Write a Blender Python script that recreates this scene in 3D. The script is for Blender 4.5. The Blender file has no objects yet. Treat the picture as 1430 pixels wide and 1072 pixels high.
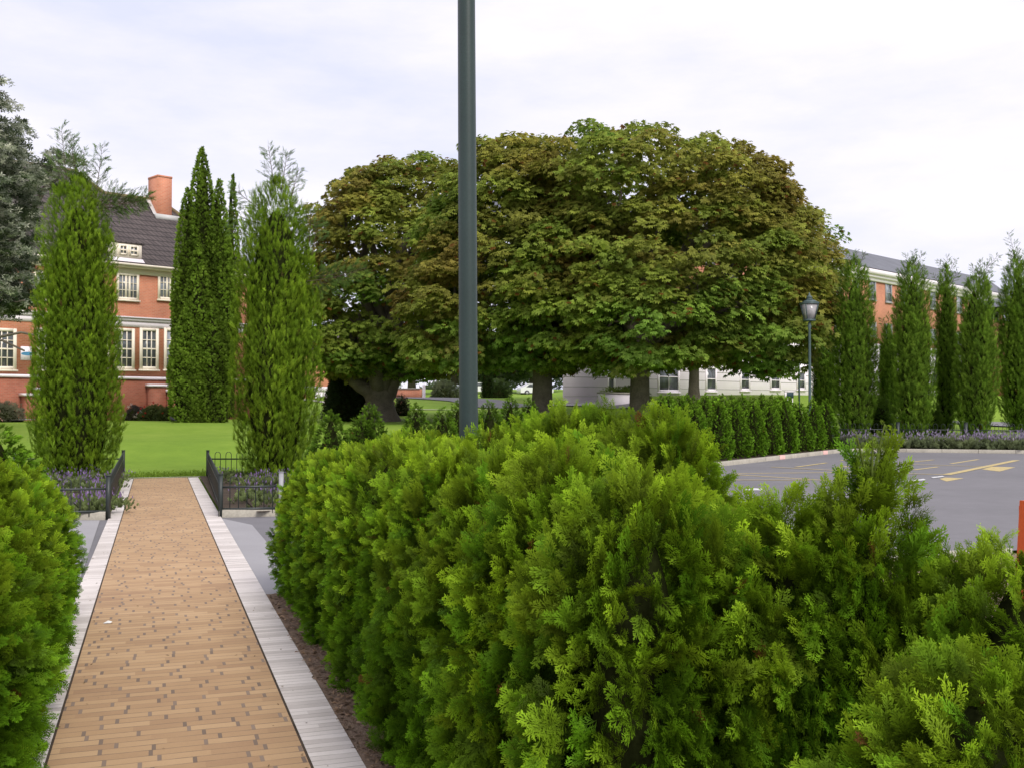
import bpy, math, random
import numpy as np
from mathutils import Vector, Matrix

random.seed(4)
sc = bpy.context.scene
COL = sc.collection
H = 1.65                      # eye height
F, CX, CY = 1450.0, 715.0, 536.0
PITCH = math.atan(29 / 1450)
cosP, sinP = math.cos(PITCH), math.sin(PITCH)

# ---------------------------------------------------------------- survey helpers
def ray(px, py):
    a, b = (px - CX) / F, (CY - py) / F
    return a, cosP - b * sinP, sinP + b * cosP
def G(px, py, z=0.0):
    r = ray(px, py); t = (z - H) / r[2]
    return np.array([r[0] * t, r[1] * t])
def W(px, py, D):
    r = ray(px, py); t = D / r[1]
    return np.array([r[0] * t, D, H + r[2] * t])
PA = math.radians(18.9)
PU = np.array([-math.sin(PA), math.cos(PA)]); PV = np.array([math.cos(PA), math.sin(PA)])
def UV(u, v): return PU * u + PV * v                  # along the path, to its right
LP = np.array([-3.45, 15.4]); LD = np.array([.585, .811]); LN = np.array([-.811, .585])
def rowpt(px, s):                                     # point on a line parallel to the long kerb
    a = (px - CX) / F
    y = (s + 11.81) / (.585 - .811 * a)
    return np.array([a * y, y])

# ---------------------------------------------------------------- terrain
_cp = []
def cp(px, py, D):
    w = W(px, py, D); _cp.append((w[0], w[1], w[2]))
for a in [(240,590,47),(60,590,45),(200,587,58),(150,588,52),(40,588,52),(450,572,105),(450,590,56),(530,592,52),(600,585,55),(640,577,65),
          (620,570,72),(600,556,82),(700,552,110),(700,548,150),(560,553,84),(740,590,45),(860,567,56),(760,574,62),
          (850,549,63),(950,551,70),(1140,553,84),(1230,557,90),(1350,560,100),(1193,605,44),(1275,610,42),(1415,600,45),(1415,590,55),
          (1150,578,52),(1050,590,46),(950,592,46),(860,590,46),(1500,560,110),(1000,535,140),(300,575,90),(100,580,85),(-200,592,48),
          (-300,585,80),(700,545,220),(1400,545,180),(0,550,150),(1700,600,50),(1700,575,90)]: cp(*a)
for x in range(-32, 45, 7):
    for y in range(-10, 30, 7): _cp.append((x, y, 0.0))
_cp.append((0, 36, .45)); _cp.append((-7, 38, .55)); _cp.append((-16, 36, .5)); _cp.append((5, 42, .5))
_cp = np.array(_cp)
KC = G(1183, 630); KE = G(1430, 633)
kd = (KE - KC) / np.linalg.norm(KE - KC); kn = np.array([-kd[1], kd[0]])
if kn[1] < 0: kn = -kn
def terr(x, y):
    x = np.atleast_1d(np.asarray(x, float)); y = np.atleast_1d(np.asarray(y, float))
    sg = np.clip(3.2 + .05 * np.maximum(y - 40, 0), 3.2, 14)[:, None]
    d2 = (x[:, None] - _cp[None, :, 0]) ** 2 + (y[:, None] - _cp[None, :, 1]) ** 2
    e = -d2 / (2 * sg ** 2)
    e = np.exp(np.maximum(e - e.max(1, keepdims=True), -40))
    z = (e * _cp[None, :, 2]).sum(1) / e.sum(1)
    s = (x - LP[0]) * LN[0] + (y - LP[1]) * LN[1]
    s2 = (x - KC[0]) * kn[0] + (y - KC[1]) * kn[1]
    m = np.clip((np.maximum(s, s2) - 2.6) / 7.0, 0, 1); m = m * m * (3 - 2 * m)
    return z * m - .04 * (1 - np.clip(m * 6, 0, 1))
def tz(x, y): return float(terr(x, y)[0])

# ---------------------------------------------------------------- mesh accumulator
class Acc:
    def __init__(s): s.V = []; s.Fs = []; s.Ms = []; s.Cs = []; s.n = 0
    def add(s, V, Fc, col=None, mat=0):
        V = np.asarray(V, float).reshape(-1, 3)
        Fc = np.asarray(Fc, int)
        if col is None: col = np.ones((len(V), 3))
        col = np.asarray(col, float)
        if col.ndim == 1: col = np.tile(col, (len(V), 1))
        s.V.append(V); s.Cs.append(col); s.Fs.append(Fc + s.n); s.Ms.append(mat); s.n += len(V)
        return s
    def build(s, name, mats, parent=None, smooth=False, loc=None, rotz=0):
        if not isinstance(mats, (list, tuple)): mats = [mats]
        me = bpy.data.meshes.new(name)
        V = np.concatenate(s.V); Cc = np.concatenate(s.Cs)
        loops = np.concatenate([f.ravel() for f in s.Fs]).astype(np.int32)
        tot = np.concatenate([np.full(len(f), f.shape[1]) for f in s.Fs]).astype(np.int32)
        mi = np.concatenate([np.full(len(f), m) for f, m in zip(s.Fs, s.Ms)]).astype(np.int32)
        st = np.concatenate([[0], np.cumsum(tot)[:-1]]).astype(np.int32)
        me.vertices.add(len(V)); me.vertices.foreach_set('co', V.astype(np.float32).ravel())
        me.loops.add(len(loops)); me.loops.foreach_set('vertex_index', loops)
        me.polygons.add(len(tot)); me.polygons.foreach_set('loop_start', st)
        me.polygons.foreach_set('material_index', mi)
        if smooth: me.polygons.foreach_set('use_smooth', np.ones(len(tot), bool))
        at = me.attributes.new('Col', 'FLOAT_COLOR', 'POINT')
        at.data.foreach_set('color', np.concatenate([Cc, np.ones((len(Cc), 1))], 1).astype(np.float32).ravel())
        for m in mats: me.materials.append(m)
        me.update(calc_edges=True); me.validate()
        o = bpy.data.objects.new(name, me); COL.objects.link(o)
        if parent: o.parent = parent
        if loc is not None: o.location = loc
        if rotz: o.rotation_euler = (0, 0, rotz)
        return o
    # --- shapes
    def box(s, x0, x1, y0, y1, z0, z1, mat=0, col=None):
        V = [(x, y, z) for z in (z0, z1) for x, y in ((x0, y0), (x1, y0), (x1, y1), (x0, y1))]
        return s.add(V, [(3,2,1,0),(4,5,6,7),(0,1,5,4),(1,2,6,5),(2,3,7,6),(3,0,4,7)], col, mat)
    def beam(s, a, b, w, h, mat=0):              # upright-section bar from a to b (3d), width w, height h
        a, b = np.asarray(a, float), np.asarray(b, float)
        d = b - a; d = d / np.linalg.norm(d); sd = np.cross(d, (0, 0, 1.0))
        if np.linalg.norm(sd) < 1e-3: sd = np.array([1.0, 0, 0])
        sd = sd / np.linalg.norm(sd); up = np.cross(sd, d)
        V = [p + i * sd * w / 2 + j * up * h / 2 for p in (a, b) for i, j in ((-1,-1),(1,-1),(1,1),(-1,1))]
        return s.add(V, [(0,1,2,3),(7,6,5,4),(4,5,1,0),(5,6,2,1),(6,7,3,2),(7,4,0,3)], None, mat)
    def tube(s, pts, rad, seg=8, mat=0, col=None, cap=True):
        pts = np.asarray(pts, float); n = len(pts); rad = np.broadcast_to(np.asarray(rad, float), (n,))
        T = np.gradient(pts, axis=0); T /= np.linalg.norm(T, axis=1)[:, None] + 1e-9
        ref = np.array([1.0, 0, 0]) if abs(T[0][0]) < .8 else np.array([0, 1.0, 0])
        V = []
        for p, t, r in zip(pts, T, rad):
            a = np.cross(t, ref); a /= np.linalg.norm(a); b = np.cross(t, a)
            for k in range(seg):
                th = 2 * math.pi * k / seg
                V.append(p + r * (math.cos(th) * a + math.sin(th) * b))
        Fq = [(i*seg+k, i*seg+(k+1) % seg, (i+1)*seg+(k+1) % seg, (i+1)*seg+k) for i in range(n-1) for k in range(seg)]
        base = s.n; s.add(V, Fq, col, mat)
        if cap:
            s.Fs.append(np.array([[base + (n-1)*seg + k for k in range(seg)]])); s.Ms.append(mat)
            s.Fs.append(np.array([[base + k for k in reversed(range(seg))]])); s.Ms.append(mat)
        return s
    def lathe(s, prof, c=(0, 0, 0), seg=16, mat=0, col=None):
        V = [(c[0] + r*math.cos(2*math.pi*k/seg), c[1] + r*math.sin(2*math.pi*k/seg), c[2] + z) for r, z in prof for k in range(seg)]
        n = len(prof)
        return s.add(V, [(i*seg+k, i*seg+(k+1) % seg, (i+1)*seg+(k+1) % seg, (i+1)*seg+k) for i in range(n-1) for k in range(seg)], col, mat)
    def poly(s, P, z=None, mat=0):               # one flat polygon
        P = [tuple(p) if z is None else (p[0], p[1], z) for p in P]
        return s.add(P, [tuple(range(len(P)))], None, mat)
    def prism(s, P, z0, z1, mat=0):              # ccw 2d outline raised from z0 to z1
        n = len(P)
        V = [(p[0], p[1], z0) for p in P] + [(p[0], p[1], z1) for p in P]
        base = s.n; s.add(V, [(i, (i+1) % n, n+(i+1) % n, n+i) for i in range(n)], None, mat)
        s.Fs.append(np.array([[base+n+i for i in range(n)]])); s.Ms.append(mat)
        s.Fs.append(np.array([[base+i for i in reversed(range(n))]])); s.Ms.append(mat)
        return s

def tag(o, label=None, cat=None, group=None, kind=None):
    if label: o['label'] = label
    if cat: o['category'] = cat
    if group: o['group'] = group
    if kind: o['kind'] = kind
    return o
def thing(name, label, cat, loc=(0, 0, 0), rotz=0, group=None):
    o = bpy.data.objects.new(name, None); COL.objects.link(o)
    o.empty_display_size = .2; o.location = loc; o.rotation_euler = (0, 0, rotz)
    return tag(o, label, cat, group)
def dup(root, loc, rotz=0, scale=1, label=None, group=None):
    r = root.copy(); COL.objects.link(r); r.location = loc; r.rotation_euler = (0, 0, rotz)
    r.scale = (scale,)*3 if not isinstance(scale, (tuple, list)) else scale
    if label: r['label'] = label
    if group: r['group'] = group
    for ch in list(root.children):
        c = ch.copy(); COL.objects.link(c); c.parent = r
        for g in list(ch.children):
            d = g.copy(); COL.objects.link(d); d.parent = c
    return r

# ---------------------------------------------------------------- materials
def newmat(name):
    m = bpy.data.materials.new(name); m.use_nodes = True
    nt = m.node_tree; b = nt.nodes['Principled BSDF']
    return m, nt, b
def N(nt, t, **kw):
    n = nt.nodes.new(t)
    for k, v in kw.items(): setattr(n, k, v)
    return n
def math_(nt, op, a, b=None, c=None):
    n = N(nt, 'ShaderNodeMath', operation=op)
    for i, v in enumerate((a, b, c)):
        if v is None: continue
        if isinstance(v, (int, float)): n.inputs[i].default_value = v
        else: nt.links.new(v, n.inputs[i])
    return n.outputs[0]
def mixc(nt, f, a, b, blend='MIX'):
    n = N(nt, 'ShaderNodeMix', data_type='RGBA', blend_type=blend)
    for i, v in ((0, f), (6, a), (7, b)):
        if isinstance(v, (int, float)): n.inputs[i].default_value = v
        elif isinstance(v, tuple): n.inputs[i].default_value = (*v, 1)
        else: nt.links.new(v, n.inputs[i])
    return n.outputs[2]
def noise(nt, vec, scale, detail=4, rough=.6):
    n = N(nt, 'ShaderNodeTexNoise'); n.inputs['Scale'].default_value = scale
    n.inputs['Detail'].default_value = detail; n.inputs['Roughness'].default_value = rough
    if vec is not None: nt.links.new(vec, n.inputs['Vector'])
    return n.outputs['Fac']
def ramp(nt, f, stops):
    n = N(nt, 'ShaderNodeValToRGB'); nt.links.new(f, n.inputs[0])
    e = n.color_ramp.elements
    while len(e) < len(stops): e.new(.5)
    for x, (p, c) in zip(e, stops):
        x.position = p; x.color = (*c, 1) if isinstance(c, tuple) else (c, c, c, 1)
    return n.outputs[0]
def objco(nt): return N(nt, 'ShaderNodeTexCoord').outputs['Object']
def bump(nt, b, h, strength=.4, dist=.02):
    n = N(nt, 'ShaderNodeBump'); n.inputs['Strength'].default_value = strength; n.inputs['Distance'].default_value = dist
    nt.links.new(h, n.inputs['Height']); nt.links.new(n.outputs[0], b.inputs['Normal'])
def pm(name, c, rough=.7, var=.25, scale=3.0, fine=40.0, bmp=.0, metal=0, spec=.3):
    """plain surface with two scales of tonal variation"""
    m, nt, b = newmat(name); co = objco(nt)
    n1 = noise(nt, co, scale, 5); n2 = noise(nt, co, fine, 3)
    f = math_(nt, 'ADD', math_(nt, 'MULTIPLY', n1, .6), math_(nt, 'MULTIPLY', n2, .4))
    lo = tuple(x * (1 - var) for x in c); hi = tuple(min(1, x * (1 + var)) for x in c)
    nt.links.new(ramp(nt, f, [(.3, lo), (.7, hi)]), b.inputs['Base Color'])
    b.inputs['Roughness'].default_value = rough; b.inputs['Metallic'].default_value = metal
    b.inputs['Specular IOR Level'].default_value = spec
    if bmp: bump(nt, b, n2, bmp)
    return m
def foliage(name, transl=.25, rough=.55, spec=.25, tint=(1, 1, 1)):
    m, nt, b = newmat(name)
    at = N(nt, 'ShaderNodeAttribute', attribute_name='Col').outputs['Color']
    nz = noise(nt, objco(nt), 1.4, 3)
    c = mixc(nt, 1.0, at, ramp(nt, nz, [(.3, (.78*tint[0], .8*tint[1], .8*tint[2])), (.7, (1.16*tint[0], 1.12*tint[1], 1.0*tint[2]))]), 'MULTIPLY')
    nt.links.new(c, b.inputs['Base Color'])
    b.inputs['Roughness'].default_value = rough; b.inputs['Specular IOR Level'].default_value = spec
    t = N(nt, 'ShaderNodeBsdfTranslucent'); nt.links.new(c, t.inputs[0])
    mx = N(nt, 'ShaderNodeMixShader'); mx.inputs[0].default_value = transl
    nt.links.new(b.outputs[0], mx.inputs[1]); nt.links.new(t.outputs[0], mx.inputs[2])
    nt.links.new(mx.outputs[0], nt.nodes['Material Output'].inputs[0])
    return m
def brickmat(name, c1, c2, mortar, bw=.23, bh=.086, ms=.012, stain=.25):
    m, nt, b = newmat(name); co = objco(nt)
    s = N(nt, 'ShaderNodeSeparateXYZ'); nt.links.new(co, s.inputs[0])
    cb = N(nt, 'ShaderNodeCombineXYZ')
    nt.links.new(math_(nt, 'ADD', s.outputs[0], s.outputs[1]), cb.inputs[0]); nt.links.new(s.outputs[2], cb.inputs[1])
    t = N(nt, 'ShaderNodeTexBrick'); nt.links.new(cb.outputs[0], t.inputs[0])
    t.inputs['Color1'].default_value = (*c1, 1); t.inputs['Color2'].default_value = (*c2, 1); t.inputs['Mortar'].default_value = (*mortar, 1)
    t.inputs['Scale'].default_value = 1; t.inputs['Brick Width'].default_value = bw; t.inputs['Row Height'].default_value = bh
    t.inputs['Mortar Size'].default_value = ms; t.inputs['Mortar Smooth'].default_value = .3
    n1 = noise(nt, co, .7, 6, .65)
    c = mixc(nt, 1.0, t.outputs[0], ramp(nt, n1, [(.3, 1 - stain), (.7, 1 + stain * .3)]), 'MULTIPLY')
    nt.links.new(c, b.inputs['Base Color']); b.inputs['Roughness'].default_value = .85
    bump(nt, b, t.outputs['Fac'], -.3, .01)
    return m
def glassmat(name, c=(.05, .055, .06)):
    m, nt, b = newmat(name); co = objco(nt)
    nt.links.new(ramp(nt, noise(nt, co, 1.3, 2), [(.35, c), (.7, tuple(x * 3.2 for x in c))]), b.inputs['Base Color'])
    b.inputs['Roughness'].default_value = .08; b.inputs['Specular IOR Level'].default_value = .55
    return m

M = {}
M['thuja'] = foliage('thuja_foliage', .42, .6, .10)
M['leaf'] = foliage('leaf_foliage', .42, .6, .15)
M['cyp'] = foliage('cypress_foliage', .35, .65, .1)
M['twig'] = pm('twig_bark', (.10, .075, .05), .9, .3, 6)
M['bark'] = pm('tree_bark', (.135, .115, .088), .92, .45, 2.2, 14, .8)
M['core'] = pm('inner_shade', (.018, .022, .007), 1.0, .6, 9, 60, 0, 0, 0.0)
M['cream'] = pm('cream_paint', (.88, .79, .66), .6, .08, 1.2)
M['white'] = pm('white_paint', (.87, .80, .85), .6, .06, .8)
M['orange_brick'] = brickmat('orange_brick', (.66, .245, .135), (.58, .195, .105), (.60, .34, .23))
M['red_brick'] = brickmat('dark_red_brick', (.39, .12, .07), (.31, .09, .052), (.32, .16, .105))
M['rbrick'] = brickmat('salmon_brick', (.58, .215, .115), (.51, .175, .095), (.53, .31, .21))
M['tile'] = brickmat('roof_tile', (.115, .092, .088), (.085, .068, .067), (.035, .028, .028), .30, .34, .04, .35)
M['slate'] = brickmat('roof_slate', (.17, .175, .20), (.15, .155, .18), (.12, .12, .14), .5, .3, .012, .15)
M['glass'] = glassmat('window_glass')
M['glass_pale'] = glassmat('window_glass_pale', (.12, .13, .15))
M['lead'] = pm('lead_flashing', (.55, .54, .53), .6, .15)
M['steel'] = pm('green_grey_painted_steel', (.022, .041, .039), .42, .30, 1.1, 60, .03, 0, .5)
M['iron'] = pm('dark_green_iron', (.028, .036, .034), .45, .3, 5, 60, 0, 0, .5)
M['lampiron'] = pm('lamp_iron', (.06, .095, .095), .45, .2, 5, 60, 0, 0, .5)
M['palepost'] = pm('pale_grey_and_lit_post', (.36, .36, .38), .5, .12)  # plain pale grey for frames and rims; painted-in light on the end post
M['concrete'] = pm('kerb_concrete', (.40, .37, .31), .85, .3, 2.0, 30, .25)
M['ramp'] = pm('concrete_apron', (.33, .32, .33), .85, .10, 1.2, 60, .15)
M['pink'] = pm('faded_pink_paint', (.72, .45, .41), .7, .15, 8)
M['soil'] = pm('garden_soil', (.07, .05, .036), .95, .45, 4, 35, .8)
M['mulch'] = pm('bark_mulch', (.25, .175, .125), .95, .5, 6, 60, 1.0)
M['plastic'] = pm('orange_plastic', (.78, .13, .03), .45, .12, 3)
M['plastic_red'] = pm('red_orange_band', (.62, .075, .045), .45, .15, 6)
M['black'] = pm('black_feather', (.012, .012, .014), .5, .3)
M['rubber'] = pm('black_rubber', (.02, .02, .02), .8, .3)
M['carwhite'] = pm('white_car_paint', (.8, .8, .82), .25, .03)
M['carsilver'] = pm('silver_car_paint', (.38, .41, .44), .3, .05)
M['signblue'] = pm('sign_blue', (.08, .25, .42), .5, .2)
M['signdark'] = pm('sign_dark', (.02, .05, .06), .5, .2)
M['paper'] = pm('white_paper', (.8, .79, .76), .8, .05)
# asphalt
def mk_asphalt(name, c, v=.2):
    m, nt, b = newmat(name); co = objco(nt)
    n1 = noise(nt, co, .35, 6, .6); n2 = noise(nt, co, 55, 3, .7); n3 = noise(nt, co, 3.0, 5)
    f = math_(nt, 'ADD', math_(nt, 'MULTIPLY', n1, .5), math_(nt, 'ADD', math_(nt, 'MULTIPLY', n2, .25), math_(nt, 'MULTIPLY', n3, .25)))
    nt.links.new(ramp(nt, f, [(.32, tuple(x*(1-v) for x in c)), (.68, tuple(x*(1+v) for x in c))]), b.inputs['Base Color'])
    b.inputs['Roughness'].default_value = .85; bump(nt, b, n2, .4, .006)
    return m
M['asphalt'] = mk_asphalt('car_park_asphalt', (.175, .168, .178))
M['roadgrey'] = mk_asphalt('road_asphalt', (.20, .195, .20))
# worn marking paint
def mk_paint(name, c, under, wear=.5):
    m, nt, b = newmat(name); co = objco(nt)
    f = noise(nt, co, 9, 6, .75)
    nt.links.new(mixc(nt, ramp(nt, f, [(wear - .12, 0.0), (wear + .1, 1.0)]), under, c), b.inputs['Base Color'])
    b.inputs['Roughness'].default_value = .75
    return m
M['yellow'] = mk_paint('worn_yellow_paint', (.58, .45, .18), (.30, .26, .19), .45)
M['markwhite'] = mk_paint('worn_white_paint', (.66, .66, .66), (.3, .3, .3), .42)
# lawn
m, nt, b = newmat('lawn_grass'); co = objco(nt)
n1 = noise(nt, co, .16, 5, .6); n2 = noise(nt, co, 22, 4, .8); n3 = noise(nt, co, 1.6, 5, .7)
f = math_(nt, 'ADD', math_(nt, 'MULTIPLY', n1, .45), math_(nt, 'ADD', math_(nt, 'MULTIPLY', n2, .3), math_(nt, 'MULTIPLY', n3, .25)))
nt.links.new(ramp(nt, f, [(.33, (.12, .215, .026)), (.5, (.19, .30, .036)), (.64, (.265, .36, .06))]), b.inputs['Base Color'])
b.inputs['Roughness'].default_value = .9; b.inputs['Specular IOR Level'].default_value = .1; bump(nt, b, n2, .5, .04)
M['lawn'] = m
# brick path: rows run across, long bricks with short dark plugs between
def mk_pavers(name, rowh, blen, joint, c1, c2, c3, jc, lc, linew):
    m, nt, b = newmat(name); co = objco(nt)
    wob = noise(nt, co, 2.2, 2)
    s = N(nt, 'ShaderNodeSeparateXYZ'); nt.links.new(co, s.inputs[0])
    y = math_(nt, 'DIVIDE', math_(nt, 'ADD', s.outputs[1], math_(nt, 'MULTIPLY', wob, .02)), rowh)
    row = math_(nt, 'FLOOR', y); fy = math_(nt, 'FRACT', y)
    wn = N(nt, 'ShaderNodeTexWhiteNoise', noise_dimensions='1D'); nt.links.new(row, wn.inputs['W'])
    x = math_(nt, 'DIVIDE', math_(nt, 'ADD', s.outputs[0], math_(nt, 'MULTIPLY', wn.outputs[0], blen)), blen)
    ix = math_(nt, 'FLOOR', x); fx = math_(nt, 'FRACT', x)
    cv = N(nt, 'ShaderNodeCombineXYZ'); nt.links.new(row, cv.inputs[0]); nt.links.new(ix, cv.inputs[1])
    w2 = N(nt, 'ShaderNodeTexWhiteNoise', noise_dimensions='2D'); nt.links.new(cv.outputs[0], w2.inputs['Vector'])
    big = noise(nt, co, .9, 5, .65); fine = noise(nt, co, 70, 3, .8)
    f = math_(nt, 'ADD', math_(nt, 'MULTIPLY', w2.outputs[0], .28), math_(nt, 'ADD', math_(nt, 'MULTIPLY', big, .52), math_(nt, 'MULTIPLY', fine, .20)))
    base = ramp(nt, f, [(.27, c1), (.5, c2), (.75, c3)])
    isj = math_(nt, 'MULTIPLY', math_(nt, 'LESS_THAN', fx, joint), math_(nt, 'GREATER_THAN', w2.outputs[0], .2 if joint > .07 else .1))
    jcol = mixc(nt, w2.outputs[0], jc, tuple(q * 1.9 for q in jc))
    c = mixc(nt, math_(nt, 'MULTIPLY', isj, .85), base, jcol)
    isl = math_(nt, 'LESS_THAN', fy, linew)
    lf = math_(nt, 'MULTIPLY', isl, ramp(nt, noise(nt, co, 5, 3), [(.35, .25), (.6, .9)]))
    c = mixc(nt, lf, c, lc)
    nt.links.new(c, b.inputs['Base Color']); b.inputs['Roughness'].default_value = .85
    h = math_(nt, 'SUBTRACT', math_(nt, 'MULTIPLY', fine, .3), math_(nt, 'MAXIMUM', isj, isl))
    bump(nt, b, h, .5, .006)
    return m
M['pavers'] = mk_pavers('tan_brick_paving', .082, .24, .08, (.34, .205, .112), (.44, .28, .148), (.54, .36, .20), (.12, .09, .072), (.17, .12, .08), .09)
M['border'] = mk_pavers('pale_brick_border', .062, 3.0, .0, (.47, .42, .385), (.63, .575, .535), (.80, .74, .70), (.30, .27, .25), (.30, .26, .23), .10)

# ---------------------------------------------------------------- leaf templates
def kite(a, d, l, w, z=0.0, droop=0.0):
    d = np.array(d, float) / np.linalg.norm(d); n = np.array([-d[1], d[0]])
    a = np.array(a, float); m = a + d * l * .5; t = a + d * l
    return [(a[0], a[1], z), (m[0]-n[0]*w/2, m[1]-n[1]*w/2, z), (t[0], t[1], z - droop), (m[0]+n[0]*w/2, m[1]+n[1]*w/2, z)]
def tmpl(kites, bend=.0, cup=0.0):
    V = np.array([p for k in kites for p in k], float)
    Fq = np.arange(len(V)).reshape(-1, 4)
    V[:, 2] += -bend * V[:, 1] ** 2 + cup * V[:, 0] ** 2
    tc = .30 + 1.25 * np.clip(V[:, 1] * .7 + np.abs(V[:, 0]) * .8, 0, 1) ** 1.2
    return V, Fq, tc
def rot2(d, deg):
    c, s = math.cos(math.radians(deg)), math.sin(math.radians(deg)); return (d[0]*c - d[1]*s, d[0]*s + d[1]*c)
def spray_high(seed):
    r = random.Random(seed); K = []
    K.append(kite((0, 0), (0, 1), .6, .05)); K.append(kite((0, .45), (0, 1), .55, .06))
    ys = [.10, .2, .32, .44, .56, .68, .8]
    for i, y in enumerate(ys):
        for sg in (-1, 1):
            d = rot2((0, 1), -sg * r.uniform(34, 50)); L = (.50 * (1 - .62 * y)) * r.uniform(.8, 1.15); y0 = y + sg * .03
            K.append(kite((0, y0), d, L, .05, r.uniform(-.07, .07)))
            for q in (.38, .66):
                for s2 in (-1, 1):
                    if r.random() < .88:
                        p = (d[0]*L*q, y0 + d[1]*L*q)
                        K.append(kite(p, rot2(d, s2 * r.uniform(30, 46)), L * (.55 - .25*q) * r.uniform(.8, 1.2), .045, r.uniform(-.09, .09)))
    return tmpl(K, .22, -.15)
def spray_mid(seed):
    r = random.Random(seed); K = [kite((0, 0), (0, 1), 1.0, .08)]
    for y in (.12, .3, .48, .66, .82):
        for sg in (-1, 1):
            d = rot2((0, 1), -sg * r.uniform(32, 48)); L = .52 * (1 - .6*y) * r.uniform(.8, 1.2)
            K.append(kite((0, y + sg*.03), d, L, .105, r.uniform(-.03, .03)))
    return tmpl(K, .2, -.15)
def spray_low(seed):
    r = random.Random(seed); K = [kite((0, 0), (0, 1), 1.0, .22)]
    for y in (.15, .45):
        for sg in (-1, 1): K.append(kite((0, y), rot2((0, 1), -sg * r.uniform(28, 45)), .55 * (1 - .4*y), .2, r.uniform(-.04, .04)))
    return tmpl(K, .15, -.1)
def plume(seed):
    r = random.Random(seed); K = [kite((0, 0), (0, 1), 1.0, .05)]
    for y in (.08, .25, .42, .58):
        for sg in (-1, 1):
            K.append(kite((0, y), rot2((0, 1), -sg * r.uniform(14, 30)), r.uniform(.34, .5) * (1 - .35*y), .055, r.uniform(-.08, .08)))
    return tmpl(K, .05, .3)
def palmate():
    K = []
    for a, l in ((0, 1.0), (38, .92), (-38, .92), (78, .7), (-78, .7)):
        K.append(kite((0, 0), rot2((0, 1), a), l, .42, 0, .18))
    V, Fq, tc = tmpl(K, .12, -.10)
    return V, Fq, np.clip(tc, .8, 1.08)
def single():
    V, Fq, tc = tmpl([kite((0, 0), (0, 1), 1.0, .45, 0, .1)], .1, 0); return V, Fq, np.full(len(tc), 1.0)
def rosette():
    K = [kite((0, 0), rot2((0, 1), a), 1.0 if abs(a) < 100 else .8, .36, 0.0, .12) for a in (0, 72, 144, -72, -144)]
    V, Fq, tc = tmpl(K, .0, 0); return V, Fq, np.full(len(tc), 1.0)

def nrm(a): return a / (np.linalg.norm(a, axis=-1, keepdims=True) + 1e-9)
def scatter(acc, T, P, Y, Z, S, colr, mat=0):
    TV, TF, tc = T; n, k = len(P), len(TV)
    Y = nrm(Y); X = nrm(np.cross(Y, Z)); Z = np.cross(X, Y)
    S = np.broadcast_to(np.asarray(S, float), (n,))[:, None, None]
    V = P[:, None, :] + S * (TV[None, :, 0:1]*X[:, None, :] + TV[None, :, 1:2]*Y[:, None, :] + TV[None, :, 2:3]*Z[:, None, :])
    Fq = (TF[None] + (np.arange(n) * k)[:, None, None]).reshape(-1, TF.shape[1])
    cc = (colr[:, None, :] * tc[None, :, None]).reshape(-1, 3)
    acc.add(V.reshape(-1, 3), Fq, cc, mat)
def smooth_noise(P, fr, seed):
    r = np.random.default_rng(seed); v = np.zeros(len(P))
    for i in range(6):
        d = r.normal(size=3); d /= np.linalg.norm(d)
        v += np.sin(P @ d * fr * r.uniform(.6, 1.7) + r.uniform(0, 6.28))
    return v / 3.0
def interp_prof(prof, t): return np.interp(t, [p[0] for p in prof], [p[1] for p in prof])

HEDGE = [(0, .78), (.12, .96), (.3, 1.0), (.55, .97), (.75, .80), (.88, .56), (.96, .30), (1, .10)]
CONE = [(0, .86), (.12, 1.0), (.3, .95), (.5, .80), (.7, .57), (.85, .35), (.95, .16), (1, .04)]
LEAD = [(0, .9), (.3, 1.0), (.55, .9), (.7, .66), (.8, .40), (.9, .26), (1, .08)]

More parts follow.
